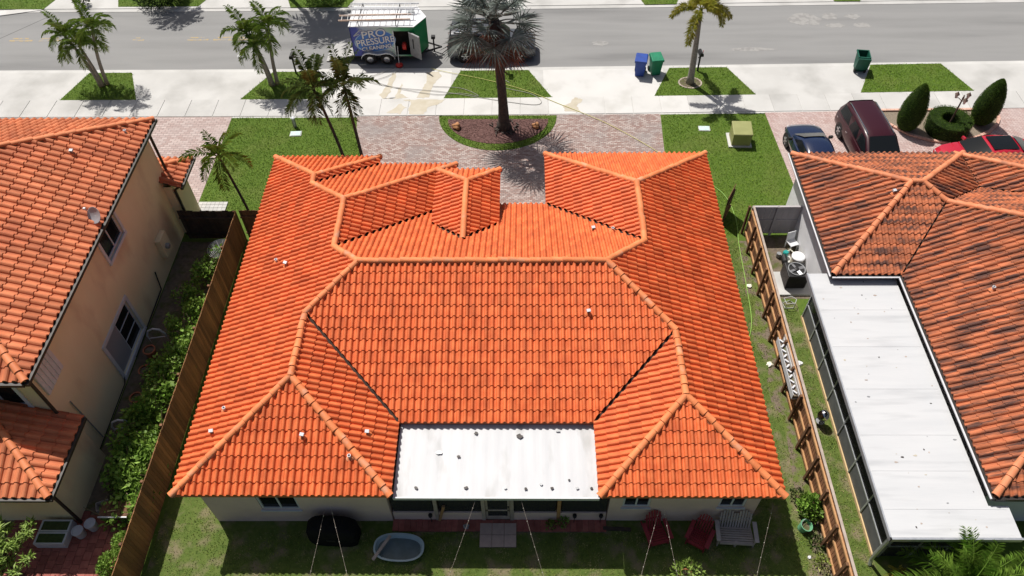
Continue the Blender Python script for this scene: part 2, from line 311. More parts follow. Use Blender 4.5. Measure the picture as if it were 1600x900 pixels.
# faded yellow centre line, patches of new concrete on the road
for x0, x1 in ((-31, -29.6), (-29.2, -27.8), (-27.4, -25.6), (-23.5, -22.8), (-20.2, -18.9), (-18.6, -15.9)):
    structure(strip(40.62, 40.78, x0, x1, -.05, -.046, 1).build('road_marking', 'road_paint')); structure(strip(40.88, 41.0, x0+.1, x1-.3, -.05, -.046, 1).build('road_marking', 'road_paint'))
def blob(cx, cy, rx, ry, n=16, j=.25, seed=0):
    g = random.Random(seed); return [(cx+rx*math.cos(i*2*math.pi/n)*(1+g.uniform(-j, j)), cy+ry*math.sin(i*2*math.pi/n)*(1+g.uniform(-j, j))) for i in range(n)]
for i, (cx, cy, rx, ry) in enumerate(((17.3, 42.6, .9, .7), (18.9, 42.9, .5, .4), (20.3, 42.9, .45, .3), (20.6, 41.9, .5, .28), (19, 41.9, .6, .25), (4.6, 40.1, .5, .25), (13.5, 39.4, 1.3, .18))):
    sheet('road_patch', blob(cx, cy, rx, ry, seed=i), -.0465, 'patch', -.06)
for a in ([(-34, 38.2), (-33.95, 38.2), (-29.55, 43.5), (-29.6, 43.5)],): sheet('road_seam', a, -.0465, 'road_seam', -.06)
# verge patches, far verge patches
GR = []      # polygons to cover with blades: (poly, density, worn)
for q in ([(-24.85, 37.28), (-22.39, 37.28), (-21.32, 34.72), (-25.58, 34.72)], [(-14.25, 37.3), (-15.55, 34.72), (-10.95, 34.72), (-11.6, 37.3)], [(-3.5, 37.33), (.36, 37.36), (1.66, 34.78), (-4.32, 34.74)],
          [(8.39, 37.5), (11.66, 37.55), (12.82, 34.98), (7.24, 34.85)], [(19.87, 37.72), (23.87, 37.8), (24.79, 35.24), (18.58, 35.12)]):
    sheet('grass_verge', q, .016, 'grass'); GR.append((q, 420, 0, .016))
for q in ([(-42, 44.35), (-30.3, 44.15), (-29.6, 46.5), (-42, 46.5)], [(-25.6, 44.4), (-20.5, 44.4), (-19.5, 47), (-26.5, 47)], [(-14.6, 44.2), (-11, 44.2), (-10, 47), (-15.6, 47)], [(7.7, 44.3), (9.7, 44.35), (10.5, 47), (6.8, 47)], [(19.6, 44.55), (21.2, 44.55), (22, 47), (19, 47)]):
    sheet('grass_verge_far', q, .016, 'grass'); GR.append((q, 250, 0, .016))
sheet('corner_kerb', [(-36, 41.2), (-33.4, 43.3), (-30.4, 44.1), (-30.4, 44.4), (-33.8, 43.9), (-36.6, 42)], .0, 'concrete_clean', -.11)
# planted island in the driveway, edging left open as turf ring with mulch inside
isl = [(-4.45, 33.2)]+arcp(-1.3, 33.2, 3.15, 2.85, 180, 360)
sheet('island_turf', isl, .03, 'grass'); mul = [(-3.95, 32.88)]+arcp(-1.28, 32.88, 2.67, 2.02, 180, 360)
sheet('island_mulch', mul, .045, 'mulch')
ring_pts = isl + [(1.85, 33.2)]
# right neighbour's bed
bed = [(19.0, 33.45), (19.1, 32.5)]+[(19.4, 32.1), (20.0, 31.45), (20.96, 30.95), (21.7, 30.8), (22.5, 30.95), (23.4, 31.2), (24.2, 31.65), (24.8, 32.2), (25.1, 32.7), (25.2, 33.5)]
sheet('gravel_bed', bed, .04, 'gravel')
# side and back soil, patio, pads
sheet('side_soil', [(-15.7, 8), (-12.9, 8), (-12.9, 24), (-15.7, 24)], .006, 'soil')
sheet('fence_soil', [(10.3, 7), (10.3, 24)]+[(9.78+.16*math.sin(k*1.7)+.1*math.sin(k*4.1)-(.15 if 3 < k < 10 else 0), 24-k*.85) for k in range(21)], .005, 'soil_edge')
sheet('equipment_soil', [(10.3, 20.6), (12.5, 20.6), (12.5, 24.3), (10.3, 24.3)], .005, 'soil')
sheet('worn_lawn', [(-12.6, -5), (9.9, -5), (9.9, 24.2), (8.0, 24.2), (8.0, 10.8), (-10.5, 10.8), (-10.5, 24), (-12.6, 24)], .003, 'grass_worn')
sheet('worn_lawn_right', [(10.4, -5), (18, -5), (18, 9.4), (11.7, 9.4), (11.7, 20.4), (10.4, 20.4)], .003, 'grass_worn')
pt = sheet('patio_paving', [(-24, 4), (-13.0, 4), (-13.0, 10.9), (-24, 10.9)], .01, 'soil')
me = MB().bx(-.139, .139, -.139, .139, 0, .035).mesh('paving_tile', 'brick_red')
for i in range(20):
    for j in range(13):
        X, Y = -13.3-.29*i, 10.7-.29*j+(.145 if i % 2 else 0)
        if X > -17.8: link('paving_tile', me, pt, (X, Y, .008+random.uniform(-.003, .003)), random.uniform(-.012, .012))
mb = MB().bx(-4.5, 2.9, 10.28, 10.74, 0, .012).build('brick_border', 'soil'); structure(mb)
me = MB().bx(-.098, .098, -.21, .21, 0, .04).mesh('brick', 'brick_red')
for i in range(36): link('brick', me, mb, (-4.39+.205*i, 10.51+random.uniform(-.01, .01), .012), random.uniform(-.02, .02))
pad = structure(MB().bx(-1.47, -.21, 9.74, 10.6, .0, .02).build('stepping_pad', 'soil'))
me = MB().bx(-.203, .203, -.203, .203, 0, .045).mesh('pad_tile', 'pad')
for i in range(3):
    for j in range(2): link('pad_tile', me, pad, (-1.26+.42*i, 9.96+.42*j, .018), random.uniform(-.01, .01))
pd = structure(MB().bx(-15.6, -14.2, 25.95, 26.62, -.02, .02).build('entry_path', 'soil'))
me = MB().bx(-.095, .095, -.095, .095, 0, .035).mesh('path_stone', 'concrete')
for i in range(7):
    for j in range(3): link('path_stone', me, pd, (-15.5+.2*i, 26.08+.21*j, .018))
# bricks edging the neighbour's bed
be = structure(MB().prism(bed, .0, .03).build('bed_edging', 'soil'))
path = bed+[bed[0]]; me = MB().bx(-.1, .1, -.075, .075, 0, .1).mesh('edge_brick', 'brick_edge')
for a, b in zip(path, path[1:]):
    a = Vector(a); b = Vector(b); L = (b-a).length; n = max(1, round(L/.215))
    for k in range(n):
        p = a+(b-a)*((k+.5)/n); link('edge_brick', me, be, (p.x, p.y, .025), math.atan2(b.y-a.y, b.x-a.x))
# wet brown wash water on the clean concrete
def stain(poly, z): sheet('wash_water_stain', poly, z, 'stain', z-.004)
def jag(pts, seed, j=.06, sub=4):
    g = random.Random(seed); o = []
    for a, b in zip(pts, pts[1:]+pts[:1]):
        for k in range(sub): t = k/sub; o.append((a[0]+(b[0]-a[0])*t+g.uniform(-j, j), a[1]+(b[1]-a[1])*t+g.uniform(-j, j)))
    return o
stain(jag([(-7.35, 37.1), (-7.15, 37.1), (-7.25, 36), (-7.35, 35.2), (-7.5, 34.8), (-7.0, 34.8), (-6.95, 35.5), (-6.7, 36.2), (-6.75, 35.2), (-6.2, 34.8), (-7.7, 34.74), (-7.9, 35.1), (-7.6, 36)], 1), .012)
stain(jag([(-5.5, 37.2), (-4.75, 37.25), (-4.6, 36.8), (-4.95, 36), (-5.1, 35.2), (-5.15, 34.8), (-5.8, 34.8), (-5.6, 35.5), (-5.4, 36.2)], 2), .012)
stain(jag([(-6.5, 34.6), (-5.3, 34.65), (-4.2, 34.6), (-4.6, 34.2), (-5.1, 33.9), (-5.3, 33.35), (-6.1, 33.3), (-6.2, 33.8), (-6.05, 34.35)], 3), .035)
stain(jag([(-7.3, 33.5), (-6.6, 33.35), (-6.3, 33.9), (-6.7, 34.3), (-6.9, 33.9)], 4), .035)
stain(jag([(2.3, 33.5), (3.1, 33.45), (3.0, 34), (3.3, 34.6), (2.9, 34.7), (2.6, 34.3), (2.25, 34)], 5), .035)
# grass blades
fl = [(-15.6, 33.15), (-8.9, 33.15), (-8.75, 32.2), (-8.55, 31.2), (-8.2, 30.), (-7.6, 28.7), (-6.9, 27.6), (-6.7, 26), (-14.2, 26), (-14.2, 26.65), (-15.6, 26.65)]
fr = [(7.42, 33.25), (12.95, 33.35), (13.2, 27.6), (13.2, 24.5), (8.0, 24.3), (8.0, 26), (7.3, 26.2)]
GR += [(fl, 420, 0, 0), (fr, 380, 0, 0), ([(-12.6, 7.2), (9.9, 7.2), (9.6, 10.3), (-12.6, 10.3)], 420, 1, .003), ([(-12.6, 10.3), (-10.7, 10.3), (-10.7, 14), (-12.6, 14)], 380, 1, .003), ([(10.45, 7.5), (11.7, 7.5), (11.65, 20.3), (10.45, 20.3)], 520, 1, .003), ([(8.1, 10.3), (10.12, 7.3), (10.12, 24), (8.1, 24)], 420, 1, .005), ([(-12.6, 14), (-11, 14), (-11, 24), (-12.6, 24)], 250, 1, .003)]
def grass(name, items, m, label):
    P = []
    for poly, den, w, z in items:
        xs = [p[0] for p in poly]; ys = [p[1] for p in poly]; n = int(den*(max(xs)-min(xs))*(max(ys)-min(ys)))
        px = rng.uniform(min(xs), max(xs), n); py = rng.uniform(min(ys), max(ys), n); k = inpoly(px, py, poly)
        if w: k &= (np.sin(px*1.9+1.3*np.sin(py*2.1))*np.sin(py*2.3+px*.7)+rng.uniform(-1, 1, n) > -.35)
        P.append(np.stack([px[k], py[k], np.full(k.sum(), z-.002)], 1))
    P = np.concatenate(P); n = len(P); P[:, :2] += rng.normal(0, .03, (n, 2)); a = rng.uniform(0, 2*np.pi, n); h = rng.uniform(.035, .08, n); t = rng.uniform(.2, .9, n); w = rng.uniform(.008, .018, n)
    S = np.stack([np.cos(a), np.sin(a), 0*a], 1)*w[:, None]; T = np.stack([-np.sin(a)*t, np.cos(a)*t, 0*a+1], 1)*h[:, None]
    V = np.stack([P-S, P+S, P+T], 1).reshape(-1, 3); F = np.arange(3*n).reshape(-1, 3)
    o = link(name, fastmesh(name, V, F, m, rng.random(n)), kind='stuff'); tag(o, label, 'grass')
grass('lawn_grass', [g for g in GR if not g[2]], 'blade', 'short green lawn grass of the front yards and kerbside strips')
grass('worn_grass', [g for g in GR if g[2]], 'blade_worn', 'patchy worn grass of the back yard and along the wooden fences')
# island turf ring blades are part of the same lawn look
def ring_grass():
    n = 9000; px = rng.uniform(-4.5, 1.9, n); py = rng.uniform(30.3, 33.2, n); k = inpoly(px, py, isl) & ~inpoly(px, py, mul)
    P = np.stack([px[k], py[k], np.full(k.sum(), .028)], 1); n = len(P); a = rng.uniform(0, 6.28, n)
    S = np.stack([np.cos(a), np.sin(a), 0*a], 1)*.014; T = np.stack([-np.sin(a)*.4, np.cos(a)*.4, 0*a+1], 1)*.06
    o = link('island_grass', fastmesh('island_grass', np.stack([P-S, P+S, P+T], 1).reshape(-1, 3), np.arange(3*n).reshape(-1, 3), 'blade', rng.random(n)), kind='stuff')
    tag(o, 'ring of short turf round the mulch island in the driveway', 'grass')
ring_grass()
# ---------------------------------------------------------------- tiled hip roofs
SL = .4395
class Rect:
    def __init__(s, x0, x1, y0, y1, ze, sl=SL, inset=0., extra=()):
        s.x0, s.x1, s.y0, s.y1, s.ze, s.sl, s.inset, s.extra = x0, x1, y0, y1, ze, sl, inset, extra
        s.pl = {'S': (0, sl, ze-sl*y0), 'N': (0, -sl, ze+sl*y1), 'W': (sl, 0, ze-sl*x0), 'E': (-sl, 0, ze+sl*x1)}   # z = a x + b y + c
    def z(s, x, y):
        if not (s.x0-.01 <= x <= s.x1+.01 and s.y0-.01 <= y <= s.y1+.01): return -9
        return min(a*x+b*y+c for a, b, c in s.pl.values())
def clip(poly, g):
    a, b, c = g; out = []
    d = [a*p[0]+b*p[1]+c for p in poly]; n = len(poly)
    for i in range(n):
        p, q = poly[i], poly[(i+1) % n]; u, v = d[i], d[(i+1) % n]
        if u >= 0: out.append(p)
        if (u >= 0) != (v >= 0):
            t = u/(u-v); out.append(tuple(p[k]+(q[k]-p[k])*t for k in range(3)))
    return out if len(out) > 2 else []
def neg(g): return (-g[0], -g[1], -g[2])
def region(rects, i, side, gap):
    """half-planes to keep, and a list of convex regions to cut away"""
    r = rects[i]; P = r.pl[side]; keep = [tuple(q[k]-P[k] for k in range(3)) for s, q in r.pl.items() if s != side]+list(r.extra); cut = []
    for j, o in enumerate(rects):
        if j == i: continue
        hp = []; dead = False; cop = any(max(abs(q[k]-P[k]) for k in range(3)) < 1e-6 for q in o.pl.values())
        if cop and j > i: continue
        for q in o.pl.values():
            d = tuple(q[k]-P[k] for k in range(3))
            if max(map(abs, d)) < 1e-6: continue
            hp.append((d[0], d[1], d[2]+(0 if cop else gap)))
        e = o.inset; hp += [(1, 0, -o.x0-e), (-1, 0, o.x1-e), (0, 1, -o.y0-e), (0, -1, o.y1-e)]+list(o.extra); cut.append(hp)
    return keep, cut
def carve(poly, keep, cut):
    for g in keep:
        poly = clip(poly, g)
        if not poly: return []
    polys = [poly]
    for hp in cut:
        nxt = []
        for p in polys:
            rest = p
            for g in hp:
                out = clip(rest, neg(g))
                if out: nxt.append(out)
                rest = clip(rest, g)
                if not rest: break
        polys = nxt
    return polys
UF = [0, .09, .22, .34, .47, .58, .66, .84, 1.]; HF = [-.004, .045, .078, .088, .078, .045, -.004, -.018, -.004]
NP = len(UF)
MAPS = {'S': lambda r, u, v: (u, r.y0+v), 'N': lambda r, u, v: (-u, r.y1-v), 'E': lambda r, u, v: (r.x1-v, u), 'W': lambda r, u, v: (r.x0+v, -u)}
DIRS = {'S': (1, 0, 0, 1), 'N': (-1, 0, 0, -1), 'E': (0, 1, -1, 0), 'W': (0, -1, 1, 0)}   # du->(x,y), dv->(x,y)
FACES = [(k, k+1, NP+k+1, NP+k) for k in range(NP-1)]+[(2*NP+k, 2*NP+k+1, k+1, k) for k in range(NP-1)]+[(0, NP, 2*NP), (NP-1, 3*NP-1, 2*NP-1)]
def tile_verts(side, sl, pw, e, tilt=0.):
    a, b, c, d = DIRS[side]; vs = []
    for v, w in ((-.03, .038), (e*1.05, .0)):
        for u, h in zip(UF, HF): vs.append((a*u*pw+c*v, b*u*pw+d*v, sl*v+h+w+tilt*(u-.5)))
    for u, h in zip(UF, HF): vs.append((a*u*pw+c*-.03, b*u*pw+d*-.03, -sl*.03+h-.012))
    return vs
def tile_roof(house, rects, tm, pw, e, off, ntile=300, planes=None, deckmat='deck'):
    singles = []; big = MB(); deck = MB(); g = random.Random(5)
    base = {}
    for i, r in enumerate(rects):
        for side in 'SNWE':
            if planes and (i, side) not in planes: continue
            keep, cut = region(rects, i, side, .032 if tm == 'tile' else .022); k0, c0 = region(rects, i, side, 0)
            P = r.pl[side]; zf = lambda x, y: P[0]*x+P[1]*y+P[2]
            for p in carve([(r.x0, r.y0, 0), (r.x1, r.y0, 0), (r.x1, r.y1, 0), (r.x0, r.y1, 0)], k0, c0):
                deck.add([(q[0], q[1], zf(q[0], q[1])-.02) for q in p], [tuple(range(len(p)))])
            lo, hi = ((r.x0, r.x1) if side in 'SN' else (r.y0, r.y1)); lo, hi = (lo, hi) if side in 'SE' else (-hi, -lo)
            depth = ((r.y1-r.y0) if side in 'SN' else (r.x1-r.x0))
            mx = min(depth, min(r.y1-r.y0, r.x1-r.x0)/2+.05)
            for jv in range(int(mx/e)+1):
                for iu in range(math.floor(lo/pw), math.ceil(hi/pw)):
                    u0, v0 = iu*pw, jv*e; x, y = MAPS[side](r, u0, v0)
                    cs = [MAPS[side](r, u0+a*pw, v0+b*e) for a, b in ((0, -.03/e), (1, -.03/e), (1, 1.05), (0, 1.05))]
                    st = 0   # 0 whole, 1 clip, 2 out
                    for gq in keep:
                        d = [gq[0]*q[0]+gq[1]*q[1]+gq[2] for q in cs]
                        if max(d) <= 0: st = 2; break
                        if min(d) < -.012 * (0 if jv else 1): st = 1
                        elif min(d) < 0: st = 1
                    if st == 2: continue
                    for hp in cut:
                        inn = True; full = True
                        for gq in hp:
                            d = [gq[0]*q[0]+gq[1]*q[1]+gq[2] for q in cs]
                            if max(d) <= 0: inn = False; break
                            if min(d) < 0: full = False
                        if inn and full: st = 2; break
                        if inn: st = max(st, 1)
                    if st == 2: continue
                    z = zf(x, y); rr = g.random()
                    if st == 0:
                        singles.append((x*x+y*y+(CAM_H-z)**2, side, r.sl, x, y, z, rr)); continue
                    vs = [(x+q[0], y+q[1], z+q[2]) for q in tile_verts(side, r.sl, pw, e)]
                    eave = [(gq[0], gq[1], gq[2]+.05*abs(r.sl)) for gq in keep] if jv == 0 else keep
                    for f in FACES:
                        for p in carve([vs[k] for k in f], keep, cut): big.add(p, [tuple(range(len(p)))], rr)
    singles.sort()
    for q, (d, side, sl, x, y, z, rr) in enumerate(singles):
        if q < ntile:
            key = (side, sl, q % 3)
            if key not in base: base[key] = MB().add(tile_verts(side, sl, pw, e, (-.006, 0, .006)[q % 3]), FACES).mesh('roof_tile', tm)
            link('roof_tile', base[key], house, (x-off[0]+g.uniform(-.004, .004), y-off[1]+g.uniform(-.004, .004), z-off[2]+g.uniform(0, .006)))
        else:
            j = g.uniform(0, .007); tl = g.uniform(-.008, .008)
            big.add([(x+a, y+b, z+c+j) for a, b, c in tile_verts(side, sl, pw, e, tl)], FACES, rr)
    o = big.build('tile_field', tm, house, tuple(-k for k in off), kind='stuff')
    deck.build('roof_deck', deckmat, house, tuple(-k for k in off))
    return o
def zroof(rects, x, y): return max(r.z(x, y) for r in rects)
def cap_mesh(m, L=.42, r0=.125, r1=.108, n=8):
    vs = []; fs = []
    prof = [(-math.pi*.04+math.pi*1.08*k/(n-1)) for k in range(n)]
    for yv, r, dz in ((-.02, r0, .03), (L, r1, .008)):
        vs += [(r*math.cos(a), yv, r*.82*math.sin(a)+dz) for a in prof]
    vs += [(.85*r0*math.cos(a), -.02, .85*r0*.82*math.sin(a)+.01) for a in prof]
    fs = [(k+1, k, n+k, n+k+1) for k in range(n-1)]+[(k, k+1, 2*n+k+1, 2*n+k) for k in range(n-1)]
    me = MB().add(vs, fs).mesh('ridge_cap', m); smooth_by_angle(me, 40); return me
def caps(house, rects, lines, m, off, lift=.02, exp=.385):
    me = cap_mesh(m); mm = MB()
    for (x0, y0), (x1, y1) in lines:      # from low end to high end
        a = Vector((x0, y0, zroof(rects, x0, y0)+lift)); b = Vector((x1, y1, zroof(rects, x1, y1)+lift))
        n = max(1, round((b-a).length/exp)); t = (b-a).normalized(); L = (b-a).length/n
        xa = t.cross(Vector((0, 0, 1))).normalized(); za = xa.cross(t)
        for k in range(n):
            o = link('ridge_cap', me, house); M = Matrix((xa, t, za)).transposed().to_4x4(); M.translation = a+t*(k*L)-Vector(off)+Vector((random.uniform(-.014, .014), random.uniform(-.014, .014), random.uniform(0, .014)))
            o.matrix_local = M @ Matrix.Diagonal((1, L*1.06/.42, 1, 1))
        for s in (-1, 1):   # mortar bedding along the cap
            p = [a+xa*s*.1-t*.0, b+xa*s*.1, b+xa*s*.135-za*.05, a+xa*s*.135-za*.05]
            mm.add([q+za*.012 if k < 2 else q for k, q in enumerate(p)], [(0, 1, 2, 3) if s > 0 else (3, 2, 1, 0)])
    mm.build('cap_mortar', 'terracotta' if m == 'cap' else 'wood_dark', house, tuple(-k for k in off))
def wall(mb, p0, p1, z0, z1, holes=(), rev=.1):
    """vertical sheet from p0 to p1 (outside on the right of the walk), holes (s0,s1,za,zb) in metres along it, with reveals"""
    a = Vector((p0[0], p0[1], 0)); b = Vector((p1[0], p1[1], 0)); L = (b-a).length; t = (b-a)/L; nrm = Vector((t.y, -t.x, 0))
    ss = sorted({0, L, *[h[0] for h in holes], *[h[1] for h in holes]}); zs = sorted({z0, z1, *[h[2] for h in holes], *[h[3] for h in holes]})
    P = lambda s, z, d=0: a+t*s+Vector((0, 0, z))-nrm*d
    for i in range(len(ss)-1):
        for j in range(len(zs)-1):
            sm, zm = (ss[i]+ss[i+1])/2, (zs[j]+zs[j+1])/2
            if any(h[0] < sm < h[1] and h[2] < zm < h[3] for h in holes): continue
            mb.add([P(ss[i], zs[j]), P(ss[i+1], zs[j]), P(ss[i+1], zs[j+1]), P(ss[i], zs[j+1])], [(0, 1, 2, 3)])
    for s0, s1, za, zb in holes:
        c = [(s0, za), (s1, za), (s1, zb), (s0, zb)]
        for k in range(4): (u, v), (w, x) = c[k], c[(k+1) % 4]; mb.add([P(u, v), P(u, v, rev), P(w, x, rev), P(w, x)], [(0, 1, 2, 3)])
    return P
def window(house, off, p0, p1, s0, s1, za, zb, mull=(.5,), rails=(), fw=.07, dep=.06, name='window', surround=0.):
    a = Vector((p0[0], p0[1], 0)); b = Vector((p1[0], p1[1], 0)); t = (b-a).normalized(); ang = math.atan2(t.y, t.x)
    o = Vector(off); base = a+t*s0-o; w = s1-s0
    f = MB()      # local: x along wall, y inward
    f.bx(0, w, dep-.03, dep+.04, za, za+fw); f.bx(0, w, dep-.03, dep+.04, zb-fw, zb); f.bx(0, fw, dep-.03, dep+.04, za+fw, zb-fw); f.bx(w-fw, w, dep-.03, dep+.04, za+fw, zb-fw)
    mw = fw*.4 if not rails else .014
    for q in mull: f.bx(w*q-mw, w*q+mw, dep-.025, dep+.035, za+fw, zb-fw)
    for q in rails: zz = za+(zb-za)*q; f.bx(fw, w-fw, dep-.02, dep+.03, zz-.014, zz+.014)
    fr = f.build(name, 'white_trim', house, (base.x, base.y, -off[2]), ang)
    xs = [0]+list(mull)+[1]
    for q in range(len(xs)-1):
        MB().bx(max(fw, w*xs[q]), min(w-fw, w*xs[q+1]), dep+.01, dep+.022, za+fw, zb-fw).build('pane', 'glass', fr)
    if surround:
        s = MB(); k = surround
        s.bx(-k, w+k, -.05, .0, zb, zb+k); s.bx(-k, w+k, -.07, .0, za-k, za); s.bx(-k, 0, -.05, 0, za, zb); s.bx(w, w+k, -.05, 0, za, zb)
        s.build('surround', 'white_trim', fr)
    else: MB().bx(-.04, w+.04, -.06, dep, za-.05, za-.002).build('sill', 'white_trim', fr)
    return fr
def pipe_vent(rects, x, y, kind, label):
    z = zroof(rects, x, y); t = thing('roof_vent', label, 'roof vent', (x, y, z+.03), random.uniform(-.4, .4)); t.scale = (.68, .68, .68)
    if kind == 0:
        MB().lathe([(.07, -.05), (.07, .2), (.085, .2), (.085, .26), (.06, .26), (.06, .1)], n=12, cap=False).build('pipe', 'white_trim', t, smooth=False)
    else:
        MB().lathe([(.05, -.05), (.05, .2)], n=12).build('pipe', 'grey_metal', t); MB().box((0, 0, .24), (.2, .16, .1), 0, 0, .25).build('hood', 'white_trim', t); MB().box((0, -.085, .23), (.14, .02, .06), 0, 0, .25).build('opening', 'black', t)
    MB().lathe([(.19, -.02), (.1, .07), (.06, .09)], n=12, cap=False).build('flashing', 'cap', t)
# ---------------------------------------------------------------- main house
OFF = (-1.4, 18, 0)
mh = thing('main_house', 'large house with bright orange tiled hip roof round a white flat patio roof', 'house', OFF)
MR = [Rect(-11.08, 8.21, 12.87, 23.3, 3), Rect(-11.08, -4.16, 10.25, 23.3, 3), Rect(2.41, 8.21, 10.25, 20.2, 3), Rect(1.02, 8.21, 15, 26.54, 3),
      Rect(-11.08, -2.92, 13.2, 25.86, 3), Rect(-11.08, -6.36, 18, 26.38, 3), Rect(-3.59, -.94, 17, 24.48, 3.9, inset=.3)]
tile_roof(mh, MR, 'tile', .2225, .372, OFF)
caps(mh, MR, [((-5.87, 18.085), (3., 18.085)), ((4.615, 19.705), (3., 18.085)), ((5.31, 15.77), (3., 18.085)), ((-7.62, 16.33), (-5.87, 18.085)), ((-7., 19.22), (-5.87, 18.085)),
     ((4.615, 22.945), (4.615, 19.705)), ((1.02, 26.54), (4.615, 22.945)), ((8.21, 26.54), (4.615, 22.945)), ((5.31, 13.15), (5.31, 15.77)), ((2.41, 10.25), (5.31, 13.15)), ((8.21, 10.25), (5.31, 13.15)),
     ((-7.62, 13.71), (-7.62, 16.33)), ((-11.08, 10.25), (-7.62, 13.71)), ((-4.16, 10.25), (-7.62, 13.71)), ((-7., 21.78), (-7., 19.22)), ((-2.92, 25.86), (-7., 21.78)), ((-8.72, 23.5), (-7., 21.78)),
     ((-8.72, 24.02), (-8.72, 23.5)), ((-11.08, 26.38), (-8.72, 24.02)), ((-6.36, 26.38), (-8.72, 24.02)), ((-2.265, 23.155), (-2.265, 19.93)), ((-3.59, 24.48), (-2.265, 23.155)), ((-.94, 24.48), (-2.265, 23.155))], 'cap', OFF)
def hp(o): return (-o[0], -o[1], -o[2])
w = MB(); B = [(-10.6, 10.65), (-4.5, 10.68), (-4.5, 13.3), (2.9, 13.3), (2.9, 10.72), (7.85, 10.72), (7.85, 26.1), (1.45, 26.1), (1.45, 22.9), (-3.3, 22.9), (-3.3, 25.4), (-6.75, 25.4), (-6.75, 25.95), (-10.6, 25.95)]
HOL = {0: [(1.78, 3.1, .98, 2.15)], 4: [(.44, 1.36, 1.12, 2.2), (3.63, 4.52, 1.14, 2.2)]}
for i in range(len(B)): wall(w, B[i], B[(i+1) % len(B)], -.05, 2.92, HOL.get(i, ()))
w.build('wall', 'stucco', mh, hp(OFF))
for i, hs in HOL.items():
    for h in hs: window(mh, OFF, B[i], B[(i+1) % len(B)], *h)
MB().bx(-3.35, -1.2, 19.5, 24.2, 2.9, 3.92).build('entry_wall', 'stucco', mh, hp(OFF))
fas = MB()
for x0, x1, y0, y1 in ((-11.05, -4.2, 10.27, 10.32), (2.45, 8.18, 10.27, 10.32), (-11.06, -11.01, 10.33, 26.3), (8.14, 8.19, 10.33, 26.5), (-4.22, -4.17, 10.33, 12.87), (2.42, 2.47, 10.33, 12.87), (-4.2, 2.45, 12.9, 12.95), (1.05, 8.13, 26.47, 26.52), (1.04, 1.09, 23.3, 26.46), (-2.9, 1.03, 23.22, 23.27), (-6.3, -2.95, 25.78, 25.83), (-11, -6.4, 26.3, 26.35)):
    fas.bx(x0, x1, y0, y1, 2.8, 2.975)
fas.build('fascia', 'terracotta', mh, hp(OFF))
so_ = MB()
for x0, x1, y0, y1 in ((-11.0, -4.23, 10.33, 10.64), (2.48, 8.13, 10.33, 10.7), (-11., -10.61, 10.66, 26.2), (7.86, 8.13, 10.73, 26.4)): so_.bx(x0, x1, y0, y1, 2.8, 2.83)
so_.build('soffit', 'stucco', mh, hp(OFF))
# flat patio roof of ribbed white sheets between the two rear wings
pr = MB(); n = 66; XS = [-4.12+6.56*k/n for k in range(n+1)]
for k in range(n):
    zz = [(.004 if (q % 4) < 2 else 0) for q in (k, k+1)]
    pr.add([(XS[k], 10.33, 2.72+zz[0]), (XS[k+1], 10.33, 2.72+zz[1]), (XS[k+1], 12.98, 2.8+zz[1]), (XS[k], 12.98, 2.8+zz[0])], [(0, 1, 2, 3)])
o = pr.build('patio_roof', 'white_sheet', mh, hp(OFF))
pf = MB().bx(-4.12, 2.44, 10.28, 10.325, 2.6, 2.745); pf.build('roof_edge', 'white_trim', o)
for i, (px, py, r) in enumerate(((-2.75, 11.85, .09), (-1.55, 12.55, .07), (-.1, 12.45, .1), (1.2, 12.65, .07), (-3.4, 10.62, .06), (-1.8, 10.62, .06), (-.55, 10.62, .05), (.1, 10.6, .06), (.95, 10.62, .06), (1.75, 10.62, .06), (2.2, 10.62, .05), (-2.1, 11.7, .06), (.6, 10.75, .05), (1.5, 10.9, .04))):
    MB().prism(blob(px, py, r, r*.8, 9, .35, i), 2.765+.03*(py-10.33), 2.778+.03*(py-10.33)).build('tar_patch', 'gutter_dark' if i % 3 else 'grey_metal', o)
# screened patio front: knee wall, posts, screens, door
sc_ = mh
kw = MB(); kw.bx(-4.45, -1.36, 10.72, 10.85, 0, .62); kw.bx(-.34, 2.86, 10.72, 10.85, 0, .62); kw.build('knee_wall', 'stucco', mh, hp(OFF))
for a, b in ((-4.42, -3.05), (-2.83, -1.4), (-.3, 1.13), (1.33, 2.84)): MB().bx(a, b, 10.77, 10.785, .62, 2.6).build('screen', 'screen', mh, hp(OFF))
for a, m_ in ((-2.94, 'wood_grey'), (1.23, 'wood_rail'), (-1.33, 'wood_grey'), (-.36, 'wood_grey')): MB().bx(a-.06, a+.06, 10.69, 10.81, .0, 2.6).build('post', m_, mh, hp(OFF))
MB().box((-2.78, 10.7, .55), (.09, .09, 1.3), 0, .2).build('brace', 'wood_rail', mh, hp(OFF))
d = MB(); d.bx(-1.26, -.43, 10.74, 10.78, .03, .3); d.bx(-1.26, -.43, 10.74, 10.78, .72, .82); d.bx(-1.26, -.43, 10.74, 10.78, 2.2, 2.3); d.bx(-1.26, -1.18, 10.74, 10.78, .3, 2.2); d.bx(-.51, -.43, 10.74, 10.78, .3, 2.2)
d = d.build('screen_door', 'wood_grey', mh, hp(OFF)); MB().bx(-1.18, -.51, 10.755, 10.765, .3, 2.2).build('door_screen', 'screen', d); MB().bx(-.5, -.46, 10.71, 10.745, 1., 1.12).build('handle', 'black', d)
MB().bx(-4.48, 2.88, 10.9, 13.28, -.02, .05).build('patio_floor', 'pad', mh, hp(OFF))
MB().bx(-4.4, 2.8, 13.22, 13.29, .05, 2.6).build('patio_back', 'interior', mh, hp(OFF))
